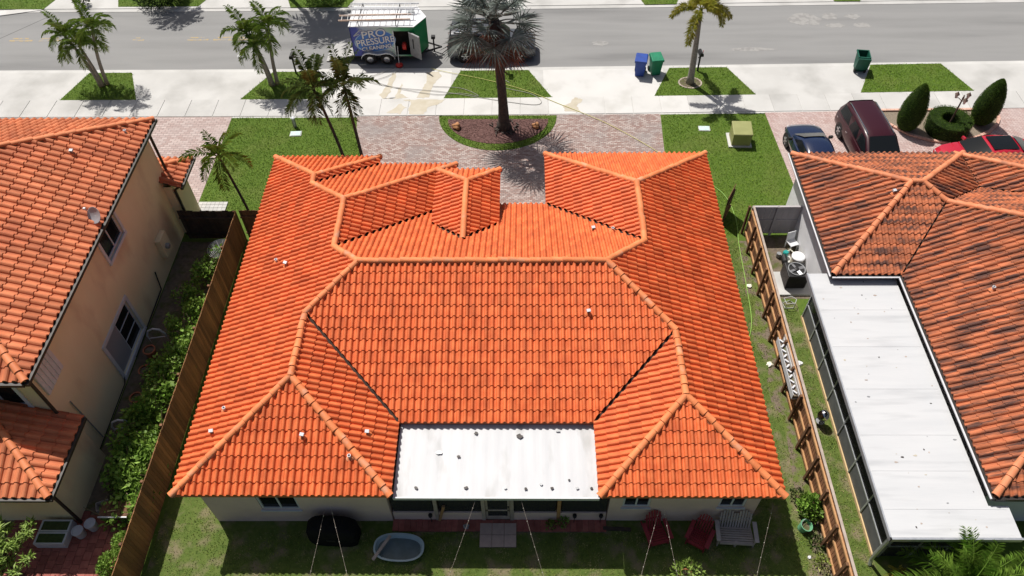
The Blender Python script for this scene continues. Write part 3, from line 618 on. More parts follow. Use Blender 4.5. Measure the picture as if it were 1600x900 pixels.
for i, (x, y, k, l) in enumerate(((-9.43, 19.4, 0, 'white pipe vent on the long slope facing the tan house'), (-8.95, 19.05, 1, 'small hooded vent beside the pipe on the slope facing the tan house'), (3.5, 20.6, 0, 'white pipe vent beside the valley on the front orange slope'), (2.75, 20.65, 1, 'hooded vent on the front orange slope near the valley'),
        (2.3, 16.3, 1, 'hooded vent high on the rear orange slope'), (-9.9, 13.0, 0, 'white pipe vent by the hip above the wooden fence'), (-10.15, 12.2, 1, 'small hooded vent near the eave above the wooden fence'), (-7.05, 11.9, 1, 'hooded vent on the hip end above the covered grill'), (-5.5, 11.3, 0, 'white pipe vent low on the hip end above the covered grill'), (-5.05, 12.2, 1, 'hooded vent beside the hip above the white patio roof'))):
    pipe_vent(MR, x, y, k, l)
# grey flashing where the entry roof meets the valley
MB().prism([(-4.0, 21.35), (-3.55, 21.3), (-3.5, 21.75), (-3.8, 21.7)], 3.5, 3.62).build('valley_flashing', 'alum', mh, hp(OFF))
# ---------------------------------------------------------------- left neighbour: two storeys, tan stucco
OL = (-19, 19, 0)
lh = thing('left_house', 'two storey tan stucco house with weathered orange tiles and dark gutters', 'house', OL)
SLL = .465
LR = [Rect(-29, -15.5, 12.8, 25.78, 5.6, SLL)]
LB = [Rect(-29, -15.02, 10.2, 22, 2.9, SL, extra=((0, -1, 13.18),))]
LF = [Rect(-29, -14.95, 18, 26.45, 2.9, SL, extra=((0, 1, -24.5),))]
tile_roof(lh, LR, 'tile_left', .3, .42, OL, 220, {(0, 'E'), (0, 'S'), (0, 'N')})
tile_roof(lh, LB, 'tile_left', .3, .42, OL, 60, {(0, 'E'), (0, 'S')})
tile_roof(lh, LF, 'tile_left', .3, .42, OL, 0, {(0, 'E'), (0, 'N')})
caps(lh, LR, [((-15.5, 25.78), (-21.99, 19.29)), ((-15.5, 12.8), (-21.99, 19.29)), ((-22.5, 19.29), (-21.99, 19.29))], 'cap_left', OL)
caps(lh, LB, [((-15.02, 10.2), (-18, 13.18))], 'cap_left', OL); caps(lh, LF, [((-14.95, 26.45), (-16.85, 24.55))], 'cap_left', OL)
w = MB(); P0 = (-15.75, 13.15)
LW = [(-15.75, 13.15), (-15.75, 25.2)]
LH_H = [(6.1, 7.65, 3.98, 5.1), (3.35, 5.65, .3, 2.2), (.16, 1.3, 4., 5.15)]
wall(w, LW[0], LW[1], -.05, 5.55, LH_H[:2], .12)
wall(w, (-29, 13.15), (-15.75, 13.15), 2.5, 5.55, [(10.9, 12.5, 3.58, 4.95)], .12); wall(w, (-15.75, 25.2), (-29, 25.2), 2.5, 5.55)
wall(w, (-29, 10.65), (-15.45, 10.65), -.05, 2.85); wall(w, (-15.45, 10.65), (-15.45, 13.15), -.05, 2.85)
wall(w, (-15.45, 13.15), (-15.75, 13.15), -.05, 2.85); wall(w, (-15.4, 24.6), (-15.4, 26.1), -.05, 2.85); wall(w, (-15.4, 26.1), (-29, 26.1), -.05, 2.85); wall(w, (-15.75, 24.6), (-15.4, 24.6), -.05, 2.85)
w.build('wall', 'stucco_tan', lh, hp(OL))
window(lh, OL, *LW, *LH_H[0], mull=(.5,), fw=.06, dep=.08, surround=.13); window(lh, OL, *LW, *LH_H[1], mull=(.5,), rails=(.33, .66), fw=.06, dep=.08, surround=.15)
wq = [o for o in lh.children if o.name.startswith('window')][-1]; MB().bx(.06, 1.13, .055, .065, .36, 2.14).build('insect_screen', 'shade_grey', wq)
window(lh, OL, (-29, 13.15), (-15.75, 13.15), 10.9, 12.5, 3.58, 4.95, fw=.07, surround=.13)
sh = MB().bx(-15.74, -15.7, 13.3, 14.48, 3.98, 5.16).build('storm_shutter', 'shutter', lh, hp(OL))
for k in range(6): MB().bx(-15.7, -15.675, 13.31+.196*k, 13.31+.196*k+.15, 3.99, 5.15).build('shutter_panel', 'shutter', sh)
for a in ((-15.5, -15.37, 12.7, 25.85, 5.47, 5.59), (-29, -15.51, 12.66, 12.79, 5.47, 5.59), (-29, -15.51, 25.8, 25.9, 5.47, 5.59)): MB().bx(*a).build('gutter', 'gutter_dark', lh, hp(OL))
for a in ((-15.01, -14.9, 10.1, 13.1, 2.78, 2.89), (-29, -15.02, 10.08, 10.19, 2.78, 2.89), (-14.94, -14.83, 24.5, 26.5, 2.78, 2.89)): MB().bx(*a).build('gutter', 'gutter_dark', lh, hp(OL))
for pts in ([(-15.5, 12.95, 5.5), (-15.68, 13.05, 5.2), (-15.7, 13.05, 3.1)], [(-15.45, 25.35, 5.5), (-15.66, 25.28, 5.2), (-15.66, 25.28, 3.0)], [(-15.0, 10.4, 2.85), (-15.4, 10.58, 2.6), (-15.4, 10.58, .05)], [(-14.95, 24.75, 2.85), (-15.33, 24.7, 2.6), (-15.33, 24.7, .05)]):
    MB().tube(pts, .06, 6).build('downspout', 'gutter_dark', lh, hp(OL))
MB().tube([(-15.7, 13.75, 2.85), (-15.7, 13.82, .2)], .025, 6).build('drain_pipe', 'grey_metal', lh, hp(OL)); MB().tube([(-15.7, 16.4, .35), (-15.7, 16.2, .15), (-15.7, 14, .12), (-15.7, 12, .1)], .02, 6).build('cable', 'black', lh, hp(OL))
MB().tube([(-15.69, 17.5, .12), (-15.69, 21, .2), (-15.69, 21.2, 1.1)], .03, 6).build('conduit', 'black', lh, hp(OL))
wu = MB().bx(-15.74, -15.5, 22.2, 22.9, .9, 1.9).build('meter_box', 'stucco_tan', lh, hp(OL)); MB().lathe([(.13, 0), (.13, .1), (.1, .14)], (-15.5, 22.5, 1.35), 14, 'X').build('meter', 'grey_metal', wu)
ds = thing('satellite_dish', 'grey satellite dish on the gutter edge of the two storey roof', 'satellite dish', (-15.62, 19.75, 5.62))
MB().lathe([(.0, 0), (.15, .012), (.27, .04), (.36, .08), (.37, .08), (.27, .02), (.15, -.008), (0, -.02)], (0, 0, 0), 20, cap=False).build('reflector', 'dish', ds, smooth=True)
ds.children[0].rotation_euler = (R(50), R(-30), 0); ds.children[0].location = (0, 0, .42); ds.scale = (.85, .85, .85)
MB().tube([(0, 0, -.05), (0, 0, .4)], .03, 8).build('mast', 'grey_metal', ds); MB().tube([(0, 0, .38), (-.3, .12, .45), (-.42, .14, .62)], .018, 6).build('feed_arm', 'grey_metal', ds); MB().box((-.42, .14, .66), (.1, .08, .1)).build('receiver', 'white_trim', ds)
pipe_vent(LR, -17.3, 22.6, 1, 'small dark vent on the upper tan house roof'); pipe_vent(LR, -16.1, 24.5, 0, 'white pipe vent near the top hip of the tan house roof'); pipe_vent(LR, -18.5, 16.9, 1, 'hooded vent low on the tan house roof'); pipe_vent(LR, -17.9, 17.5, 0, 'pipe vent amid the tan house roof')

# ---------------------------------------------------------------- right neighbour
OR_ = (17, 18, 0)
rh = thing('right_house', 'house with mildew darkened orange tiles beside a long white patio roof', 'house', OR_)
RR = [Rect(12.08, 19.65, 19.4, 26.5, 3), Rect(14.73, 32, 10.3, 24.3, 3, .56), Rect(19.23, 32, 14.5, 26.45, 3)]
tile_roof(rh, RR, 'tile_right', .25, .38, OR_, 300)
caps(rh, RR, [((12.08, 26.5), (15.63, 22.95)), ((12.08, 19.4), (15.63, 22.95)), ((15.63, 22.95), (16.1, 22.95)), ((19.65, 26.5), (16.1, 22.95)), ((16.85, 22.2), (16.1, 22.95)), ((16.9, 22.15), (21.73, 17.3)), ((14.73, 10.3), (21.73, 17.3)), ((19.23, 26.45), (24, 21.68))], 'cap_right', OR_)
w = MB(); B = [(12.4, 19.85), (15.1, 19.85), (15.1, 10.75), (31, 10.75), (31, 26.0), (12.4, 26.0)]
for i in range(6): wall(w, B[i], B[(i+1) % 6], -.05, 2.92)
w.build('wall', 'stucco_white', rh, hp(OR_))
for a in ((11.95, 12.07, 19.3, 26.55, 2.86, 2.99), (12.0, 14.72, 19.27, 19.39, 2.86, 2.99), (14.6, 14.72, 10.2, 19.26, 2.86, 2.99), (14.73, 31, 10.17, 10.29, 2.86, 2.99), (19.1, 19.22, 24.35, 26.5, 2.9, 3.03)): MB().bx(*a).build('gutter', 'gutter_dark', rh, hp(OR_))
for a in ((11.9, 11.95, 19.3, 26.55, 2.97, 3.01), (12., 14.6, 19.22, 19.27, 2.97, 3.01), (14.55, 14.6, 10.2, 19.2, 2.97, 3.01)): MB().bx(*a).build('gutter_lip', 'white_trim', rh, hp(OR_))
pp = MB().prism([(11.25, 19.7), (14.58, 19.7), (14.58, 10.1), (15.2, 10.1), (15.2, 9.08), (11.25, 9.08)], 2.58, 2.7).build('patio_roof', 'white_roof', rh, hp(OR_))
for y in (17.9, 16.2, 14.4, 12.6, 11.3, 10.0): MB().bx(11.3, 14.5 if y > 10.1 else 15.1, y-.02, y+.02, 2.695, 2.706).build('panel_seam', 'white_roof', pp)
e = MB(); e.bx(11.19, 11.24, 9.0, 19.7, 2.56, 2.74); e.bx(11.19, 15.22, 9.0, 9.07, 2.56, 2.74); e.build('roof_edge', 'alum', pp)
g = random.Random(3)
for k in range(46):
    px, py = g.uniform(11.4, 14.4), g.uniform(9.2, 19.4); r_ = g.choice((.012, .018, .025, .035)); MB().prism(blob(px, py, r_*g.uniform(.8, 2.2), r_, 6, .4, k), 2.701, 2.707).build('roof_debris', g.choice(('gutter_dark', 'grey_metal', 'stain', 'wood_grey')), pp)
# screened enclosure: sill, mid rail, uprights, screen bays
se = MB().bx(11.68, 11.78, 9.5, 19.6, 0, .14).build('sill_plate', 'pine', rh, hp(OR_))
MB().bx(11.7, 11.76, 9.5, 19.6, .9, .97).build('mid_rail', 'alum', rh, hp(OR_)); MB().bx(11.7, 11.76, 9.5, 19.6, 2.5, 2.57).build('top_rail', 'alum', rh, hp(OR_)); MB().bx(11.77, 14.9, 9.47, 9.53, .9, .97).build('mid_rail', 'alum', rh, hp(OR_))
YS = [9.5, 11.0, 12.5, 14.0, 15.5, 16.9, 18.3, 19.55]
for k, y in enumerate(YS):
    MB().bx(11.69, 11.77, y-.03, y+.03, .14, 2.5).build('upright', 'alum', rh, hp(OR_))
    if k < 7:
        MB().bx(11.725, 11.735, y+.03, YS[k+1]-.03, .97, 2.5).build('screen', 'screen', rh, hp(OR_)); MB().bx(11.725, 11.735, y+.03, YS[k+1]-.03, .14, .9).build('kick_panel', 'kick', rh, hp(OR_))
XS = [11.9, 12.9, 13.9, 14.9]
for k, x in enumerate(XS):
    MB().bx(x-.03, x+.03, 9.47, 9.53, .0, 2.57).build('upright', 'alum', rh, hp(OR_))
    if k < 3: MB().bx(x+.03, XS[k+1]-.03, 9.495, 9.505, .05, 2.5).build('screen', 'screen', rh, hp(OR_))
MB().tube([(11.3, 9.12, 2.55), (11.55, 9.3, .3), (11.55, 9.2, .05)], .06, 6).build('corner_post', 'alum', rh, hp(OR_))
for y in (12.5, 15.5, 18.3): MB().box((11.5, y, 2.5), (.5, .05, .09)).build('roof_bracket', 'alum', rh, hp(OR_))
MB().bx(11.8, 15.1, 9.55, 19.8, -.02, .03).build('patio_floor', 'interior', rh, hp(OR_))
pipe_vent(RR, 16.9, 17.6, 0, 'white pipe vent on the mildewed slope beside the long white roof'); pipe_vent(RR, 14.9, 23.0-.4, 1, 'small hooded vent beside the hip of the mildewed roof')

# ---------------------------------------------------------------- fences
def fence_boards(t, x0, y0, x1, y1, h, m, gap=.008, bw=.142, th=.02, name='board', jit=.02):
    L = math.hypot(x1-x0, y1-y0); n = round(L/bw); ang = math.atan2(y1-y0, x1-x0); w = L/n
    mes = [MB().bx(-w/2+gap/2, w/2-gap/2, -th/2, th/2, .03, h+random.uniform(-jit, jit)).mesh(name, m) for _ in range(5)]
    for k in range(n):
        s = (k+.5)/n; link(name, random.choice(mes), t, (x0+(x1-x0)*s, y0+(y1-y0)*s, 0), ang+random.uniform(-.012, .012))
def fence(name, label, loc): return thing(name, label, 'fence', loc)
f = fence('wooden_fence', 'brown vertical board fence beside the tan house and its vines', (-12.75, 16, 0))
fence_boards(f, 0, -9, 0, 8.2, 1.8, 'wood', gap=.014)
for z in (.35, 1.0, 1.6): MB().bx(-.1, -.05, -9, 8.2, z-.045, z+.045).build('rail', 'wood_dark', f)
for y in np.arange(-9, 8.3, 2.15): MB().bx(-.14, -.05, y-.045, y+.045, 0, 1.78).build('post', 'wood_dark', f)
f = fence('dark_fence', 'old blackened board fence between the tan house and the wooden fence', (-14.1, 24.2, 0))
fence_boards(f, -1.3, 0, 1.3, 0, 1.78, 'wood_old', jit=.05)
for z in (.4, 1.4): MB().bx(-1.3, 1.3, -.08, -.02, z-.04, z+.04).build('rail', 'wood_old', f)
f = fence('side_fence', 'short dark brown fence joining the main house wall', (-11.65, 24.25, 0))
fence_boards(f, -1.0, 0, 1.0, 0, 1.78, 'wood_dark')
for z in (.4, 1.4): MB().bx(-1., 1., -.08, -.02, z-.04, z+.04).build('rail', 'wood_dark', f)
f = fence('framed_fence', 'brown board fence showing its rails and posts beside the screened patio', (10.22, 16, 0))
fence_boards(f, .02, -9, .02, 8.4, 1.8, 'wood_right', gap=.02)
for z in (.3, .95, 1.6): MB().bx(-.055, .005, -9, 8.4, z-.045, z+.045).build('rail', 'wood_rail', f)
for k, y in enumerate(np.arange(-8.6, 8.5, 1.22)): MB().bx(-.15, -.06, y-.05, y+.05, 0, 1.72).build('post', 'wood_dark', f)
MB().bx(-.03, .06, -9, 8.4, 1.82, 1.845).build('cap_rail', 'wood_grey', f)
f = fence('vinyl_gate', 'grey vinyl panel gate beside the air conditioner', (11.35, 24.4, 0))
for k in range(8): MB().bx(-1.1+.275*k, -1.1+.275*k+.262, -.02, .02, .1, 1.72).build('panel', 'vinyl', f)
for z in (.2, .95, 1.75): MB().bx(-1.12, 1.12, -.05, .05, z-.05, z+.05).build('rail', 'vinyl', f)
for x in (-1.12, 0, 1.12): MB().bx(x-.055, x+.055, -.07, -.02, 0, 1.8).build('post', 'vinyl', f)
gd = thing('open_gate', 'dark brown wooden gate standing open beside the main house', 'gate', (9.25, 25.0, 0), R(62))
fence_boards(gd, 0, 0, 1.1, 0, 1.7, 'wood_dark'); MB().bx(0, 1.1, -.07, -.02, .3, .4).build('rail', 'wood_dark', gd); MB().bx(0, 1.1, -.07, -.02, 1.3, 1.4).build('rail', 'wood_dark', gd); MB().box((.55, -.06, .85), (1.25, .03, .08), 0, -.75).build('brace', 'wood_dark', gd)

# ---------------------------------------------------------------- palms and plants
def frond_mesh(m, L=1.8, n=34, leaf=.5, elev=55, droop=110, wid=.05, plume=False, seed=1, back=35):
    g = random.Random(seed); N = 14; pts = [Vector((0, 0, 0))]; tans = []
    for i in range(N):
        a = R(elev-droop*((i+.5)/N)**1.25); d = Vector((math.cos(a), 0, math.sin(a))); tans.append(d); pts.append(pts[-1]+d*(L/N))
    mb = MB(); mb.tube(pts, [.028*(1-.85*i/N) for i in range(N+1)], 4, False); mb.a = [.5]*len(mb.f)
    for k in range(n):
        t = .14+.86*k/(n-1); i = min(N-1, int(t*N)); f = t*N-i; p = pts[i]+(pts[i+1]-pts[i])*min(f, 1); T = tans[i]; U = Vector((-T.z, 0, T.x)); S = Vector((0, 1, 0))
        ll = leaf*(.45+.75*math.sin(math.pi*min(.92, .12+t*.85)))*g.uniform(.62, 1.15)
        rolls = ([g.uniform(-.2, .2), math.pi+g.uniform(-.2, .2)] if not plume else [g.uniform(0, 6.28) for _ in range(4)])
        for ro in rolls:
            lat = S*math.cos(ro)+U*math.sin(ro)*(1 if plume else .4)+U*(.0 if plume else .22)
            bk = R(back+g.uniform(-16, 16)); d = (lat*math.cos(bk)+T*math.sin(bk)+(Vector((g.gauss(0, .06), g.gauss(0, .06), g.gauss(0, .09))) if not plume else Vector())).normalized(); q = p+d*ll*.5; e = p+d*ll+Vector((0, 0, -1))*ll*(.35 if not plume else .12)
            nn = T*wid*.5 if not plume else T*wid*.5
            mb.add([p, q+nn, e, q-nn], [(0, 1, 2), (0, 2, 3)], g.random())
    return mb.mesh('frond', m)
def palm(name, label, base, top, r0, r1, tm, fm, L, leaf, nf, seed, group=None, dead=0, bend=.3, elevs=((75, 80), (45, 95), (20, 95), (0, 80)), n=34, plume=False, wid=.05, shaft=None, cat='palm tree', deadm='frond_dead'):
    g = random.Random(seed); t = thing(name, label, cat, base, 0, group)
    T = Vector(top)-Vector(base); mid = Vector((T.x*bend, T.y*bend, T.z*.5)); P = [((1-s)**2*Vector((0, 0, -.05))+2*s*(1-s)*mid+s*s*T) for s in np.linspace(0, 1, 9)]
    rad = [r0*1.3]+[r0+(r1-r0)*k/8 for k in range(1, 9)]
    MB().tube(P, rad, 10).build('trunk', tm, t, smooth=True)
    if shaft: MB().tube([P[-1]-Vector((0, 0, .1)), P[-1]+Vector((0, 0, shaft))], [r1*1.3, r1*.7], 8).build('crownshaft', 'frond_bright', t, smooth=True); top_l = P[-1]+Vector((0, 0, shaft*.9))
    else: top_l = P[-1]
    ms = [frond_mesh(fm, L*g.uniform(.9, 1.05), n, leaf, e, d, wid, plume, seed*10+i) for i, (e, d) in enumerate(elevs)]
    for k in range(nf):
        i = min(len(ms)-1, int(k/nf*len(ms))); o = link('frond', ms[i], t, top_l, k*2.39996+g.uniform(-.25, .25)); sc_ = g.uniform(.82, 1.08); o.scale = (sc_, sc_, sc_); o.rotation_euler[1] = g.uniform(-.12, .12)
    if dead:
        dm = frond_mesh(deadm, L*.8, 22, leaf*.8, -55, 30, .05, False, seed+99)
        for k in range(dead): link('dead_frond', dm, t, top_l-Vector((0, 0, .1)), k*2.1+g.uniform(-.4, .4))
    return t
FAN = {}
def fan_mesh(m, elev, pet=1.0, rad=1.15, nseg=26, seed=1, droop=.25, nar=.66):
    g = random.Random(seed); mb = MB(); e = R(elev); d = Vector((math.cos(e), 0, math.sin(e))); U = Vector((-math.sin(e), 0, math.cos(e))); S = Vector((0, 1, 0))
    h = d*pet-Vector((0, 0, .06)); mb.tube([(0, 0, 0), d*pet*.5+U*.03, h], [.045, .03, .022], 5, False); mb.a = [.5]*len(mb.f)
    for k in range(nseg):
        a0, a1 = [R(-125+250*(k+.5+(q-.5)*nar)/nseg) for q in (0, 1)]; am = (a0+a1)/2+g.uniform(-.03, .03)
        def P(a, r, up): return h+(d*math.cos(a)+S*math.sin(a))*r+U*(up+.16*abs(math.sin(a))*r)-Vector((0, 0, 1))*droop*(r/rad)**2*.9
        rr = rad*g.uniform(.88, 1.05)*(1-.22*abs(am)/R(125)); i = g.random()
        v = [h, P(a0, rr*.42, -.025), P(am, rr*.42, .035), P(a1, rr*.42, -.025), P(am+g.uniform(-.04, .04), rr, -.06*g.random())]
        mb.add(v, [(0, 1, 2), (0, 2, 3), (1, 4, 2), (2, 4, 3)], i)
    return mb.mesh('frond', m)
def fan_palm():
    t = thing('fan_palm', 'tall silver fan palm with dark trunk in the mulch island', 'palm tree', (-.95, 32.15, .04)); g = random.Random(4)
    P = [Vector((0, 0, -.05)), Vector((0, 0, .3)), Vector((-.03, .02, 1.5)), Vector((-.12, .03, 3.2)), Vector((-.28, .05, 4.9)), Vector((-.36, .05, 6.2))]
    MB().tube(P, [.46, .31, .245, .225, .225, .26], 14).build('trunk', 'trunk_dark', t, smooth=True)
    bb = MB()
    for k in range(60):   # old leaf bases
        z = g.uniform(3.8, 6.1); a = k*2.4; bb.box((-.03*z-.12+.0+.29*math.cos(a), .04+.29*math.sin(a), z), (.16, .1, .3), a, -.5)
    bb.build('leaf_bases', 'trunk_dark', t)
    top = P[-1]; kinds = [('frond_silver', 70, .1), ('frond_silver', 42, .18), ('frond_silver', 18, .3), ('frond_silver', -2, .42), ('frond_silver', -22, .5)]
    ms = [fan_mesh(m, e, 1.25, 1.35, 20, 10+i, dr*.7) for i, (m, e, dr) in enumerate(kinds)]
    for k in range(28):
        i = min(4, int(k/28*5)); o = link('frond', ms[i], t, top-Vector((0, 0, .05*i)), k*2.39996+g.uniform(-.2, .2)); s = g.uniform(.9, 1.2); o.scale = (s, s, s); o.rotation_euler[0] = g.uniform(-.4, .4)
    dm = fan_mesh('frond_dead', -52, 1.25, 1.0, 22, 77, .6)
    for k in range(5): o = link('dead_frond', dm, t, top-Vector((0, 0, .3)), (-2.3, -1.7, -1.2, -.3, 1.4)[k]+g.uniform(-.2, .2)); o.rotation_euler[0] = g.uniform(-.4, .4)
    ob = MB()
    for k in range(46):
        a = g.uniform(0, 6.28); r = g.uniform(.25, .75); ob.box((r*math.cos(a), r*math.sin(a), .05+g.uniform(0, .14)*(1-r)), (g.uniform(.1, .3), .05, .04), g.uniform(0, 3), g.uniform(-.4, .4))
    ob.build('root_litter', 'trunk_dark', t)
fan_palm()
KP = 'kerbside clumps of small palms'
for i, (b, tp, lb) in enumerate((((-23.72, 36.0, 0), (-24.5, 36.3, 3.0), 'small curved palm leaning left in the grass verge before the tan house'), ((-23.62, 36.05, 0), (-23.8, 36.0, 2.5), 'lowest palm of the clump in the grass verge before the tan house'), ((-23.42, 36.18, 0), (-22.75, 36.2, 3.5), 'upright palm of the clump in the grass verge before the tan house'))):
    palm('kerb_palm', lb, b, tp, .11, .07, 'trunk', 'frond', 1.6, .34, 12, 20+i, KP, bend=.1, n=44, wid=.032, elevs=((80, 75), (60, 120), (38, 135), (12, 120)))
for i, (b, tp, lb) in enumerate((((-14.1, 36.05, 0), (-14.7, 36.3, 3.1), 'small palm leaning left beside the black mailbox verge'), ((-13.98, 36.0, 0), (-14.2, 35.8, 2.6), 'lowest palm of the clump by the black mailbox'), ((-13.75, 36.12, 0), (-13.35, 36.1, 3.6), 'upright palm of the clump by the black mailbox'))):
    palm('kerb_palm', lb, b, tp, .11, .07, 'trunk', 'frond', 1.65, .34, 12, 30+i, KP, bend=.1, n=44, wid=.032, elevs=((80, 75), (60, 120), (38, 135), (12, 120)))
palm('slender_palm', 'slender palm with dark ragged crown on the front lawn, thicker drooping skirt', (-8.55, 28.5, 0), (-9.35, 28.6, 5.1), .085, .06, 'trunk_dark', 'frond_dark', 1.9, .42, 13, 41, 'pair of slender lawn palms', dead=3, n=34, wid=.045, elevs=((78, 30), (55, 65), (25, 80), (0, 70)), deadm='frond_dark')
palm('slender_palm', 'slender palm on the front lawn next to the paver driveway edge', (-7.75, 28.5, 0), (-7.95, 28.55, 5.3), .085, .06, 'trunk_dark', 'frond_dark', 1.95, .42, 13, 42, 'pair of slender lawn palms', dead=3, n=34, wid=.045, elevs=((80, 30), (55, 65), (25, 80), (0, 70)), deadm='frond_dark')
palm('thin_palm', 'young thin trunked palm behind the dark fence', (-12.35, 24.75, 0), (-12.85, 24.8, 4.4), .065, .05, 'trunk_dark', 'frond', 1.65, .36, 11, 43, n=34, wid=.042, elevs=((80, 50), (50, 90), (20, 110), (0, 110)))
palm('foxtail_palm', 'yellow green foxtail palm in a round kerbside bed', (9.37, 36.05, 0), (9.2, 36.1, 4.0), .19, .12, 'trunk', 'frond_gold', 2.2, .36, 9, 44, n=120, plume=True, wid=.05, shaft=.5, elevs=((65, 70), (38, 105), (12, 105)))
rb = structure(MB().prism(arcp(9.37, 36.05, .62, .5, 0, 345, 23), .0, .03).build('palm_ring_bed', 'soil'))
me = MB().bx(-.09, .09, -.04, .04, 0, .05).mesh('edge_brick', 'wood_grey')
for k in range(18): a = k*2*math.pi/18; link('edge_brick', me, rb, (9.37+.62*math.cos(a), 36.05+.5*math.sin(a), .0), a+math.pi/2)
# palms across the street, outside the frame, whose shadows reach the road
palm('far_palm', 'palm across the street casting a star shaped shadow on the road', (-23.2, 46.0, 0), (-23.4, 45.9, 5.2), .15, .1, 'trunk', 'frond', 1.9, .6, 15, 51, n=26, wid=.09)
for i, (x, y, h) in enumerate(((-14.9, 45.4, 6.6), (-13.2, 45.6, 8.0), (-14.0, 46.4, 9.0))): palm('far_palm', ('shortest', 'medium height', 'tallest')[i]+' palm of the clump across the street from the trailer', (x, y, 0), (x+.1, y-.3, h), .15, .1, 'trunk', 'frond', 2.4, .8, 17, 52+i, 'palms across the street', n=26, wid=.1)
def bush(name, label, cat, loc, rx, rz, n, lsize, m, seed, stems=6, parts=('foliage', 'stem'), wide=.5, up=.5):
    t = thing(name, label, cat, loc); g = np.random.default_rng(seed)
    d = g.normal(size=(n, 3)); d /= np.linalg.norm(d, axis=1, keepdims=True); d[:, 2] = np.abs(d[:, 2])*.95+.05*d[:, 2]
    c = g.normal(size=(9, 3)); c /= np.linalg.norm(c, axis=1, keepdims=True); lump = 1+.22*np.max(d@c.T, axis=1)-.15
    r = g.uniform(.45, 1, n)**.6*lump; P = d*r[:, None]*np.array([rx, rx, rz])+np.array([0, 0, rz*.25])
    D = d+g.normal(size=(n, 3))*.6; D[:, 2] += up; V, F, rr = leaves(P, D, g.uniform(.7, 1.3, n)*lsize, g.uniform(.7, 1.2, n)*lsize*wide, .2, seed)
    link(parts[0], fastmesh(parts[0], V, F, m, rr), t)
    s = MB()
    for k in range(stems): a = k*6.28/stems; s.tube([(0, 0, -.02), (rx*.3*math.cos(a), rx*.3*math.sin(a), rz*.4), (rx*.65*math.cos(a), rx*.65*math.sin(a), rz*.95)], [.02, .015, .008], 5)
    s.build(parts[1], 'stem', t); return t
# shrubs over the road
bush('round_shrub', 'dark clipped shrub across the street by the road edge', 'shrub', (-22.9, 45.2, 0), 1.6, 1.1, 2600, .16, 'leaf_dark', 3); bush('round_shrub', 'green shrub across the street behind the trailer', 'shrub', (-12.6, 45.3, 0), 1.3, .8, 2200, .16, 'leaf', 4)
bush('low_plant', 'small dark plant at the street corner kerb across the road', 'plant', (-27.9, 44.6, 0), .4, .7, 300, .16, 'leaf_dark', 5)
def topiary(label, loc, h, r, lean, seed):
    t = thing('cone_topiary', label, 'topiary', loc, 0, 'pointed topiaries in the gravel bed'); prof = [(.0, 0), (.5, .02), (.78, .1), (.95, .24), (1., .36), (.95, .5), (.82, .65), (.62, .79), (.37, .91), (.14, .98), (0.01, 1)]
    mb = MB().lathe([(max(.01, a*r*.95), z*h) for a, z in prof], n=28, cap=False); mb.build('core', 'leaf_dark', t, smooth=True)
    g = np.random.default_rng(seed); n = 7000; zz = g.random(n); rr = np.interp(zz, [p[1] for p in prof], [p[0] for p in prof])*r; a = g.uniform(0, 6.28, n)
    P = np.stack([rr*np.cos(a), rr*np.sin(a), zz*h], 1)*1.0; D = np.stack([np.cos(a)*.35, np.sin(a)*.35, 1.+0*a], 1)+g.normal(size=(n, 3))*.45
    V, F, q = leaves(P, D, g.uniform(.03, .06, n), .03, .1, seed); link('foliage', fastmesh('foliage', V, F, 'leaf_hedge', q), t)
topiary('pointed clipped topiary between the maroon van and the round hedge', (19.95, 31.95, .04), 2.75, .62, 0, 1); topiary('pointed clipped topiary at the brick edged end of the gravel bed', (23.95, 32.4, .04), 2.7, .64, 0, 2)
def ring_hedge():
    t = thing('ring_hedge', 'round clipped ring hedge with a hollow centre round the lamp post', 'hedge', (21.95, 31.75, .04)); ro, ri, h = 1.06, .46, .85
    MB().lathe([(ro*.93, 0), (ro*.98, h*.5), (ro*.97, h*.93), (ro*.9, h*.98), (ri*1.1, h*.98), (ri*1.02, h*.9), (ri, .0)], n=32, cap=False).build('core', 'leaf_dark', t)
    g = np.random.default_rng(9); n = 7000; k = g.random(n); a = g.uniform(0, 6.28, n)
    rr = np.where(k < .5, np.sqrt(g.uniform(ri**2, ro**2, n)), np.where(k < .85, ro, ri)); zz = np.where(k < .5, h, g.uniform(0, h, n))
    D = np.stack([np.cos(a)*(rr-.7), np.sin(a)*(rr-.7), np.where(k < .5, .35, .6)], 1)+g.normal(size=(n, 3))*.35
    V, F, q = leaves(np.stack([rr*np.cos(a), rr*np.sin(a), zz], 1), D, g.uniform(.02, .045, n), .03, .1, 9); link('foliage', fastmesh('foliage', V, F, 'leaf_hedge', q), t)
ring_hedge()
lp = thing('lamp_post', 'bronze garden lamp post with three lanterns inside the ring hedge', 'lamp post', (22.0, 31.75, .03))
MB().lathe([(.1, 0), (.1, .12), (.06, .3), (.045, .5), (.035, 2.0), (.05, 2.05), (.02, 2.25)], n=12).build('pole', 'lamp_bronze', lp, smooth=True)
for k in range(3):
    a = k*2.094+.4; x, y = .32*math.cos(a), .32*math.sin(a); MB().tube([(0, 0, 1.9), (x*.6, y*.6, 2.0), (x, y, 1.95)], .018, 6).build('arm', 'lamp_bronze', lp)
    l = MB().lathe([(.05, 1.95), (.1, 2.15), (.1, 2.16)], (x, y, 0), 6).build('lantern', 'lamp_glass', lp); MB().lathe([(.13, 2.16), (.05, 2.25), (.01, 2.32)], (x, y, 0), 6).build('lantern_roof', 'lamp_bronze', l)
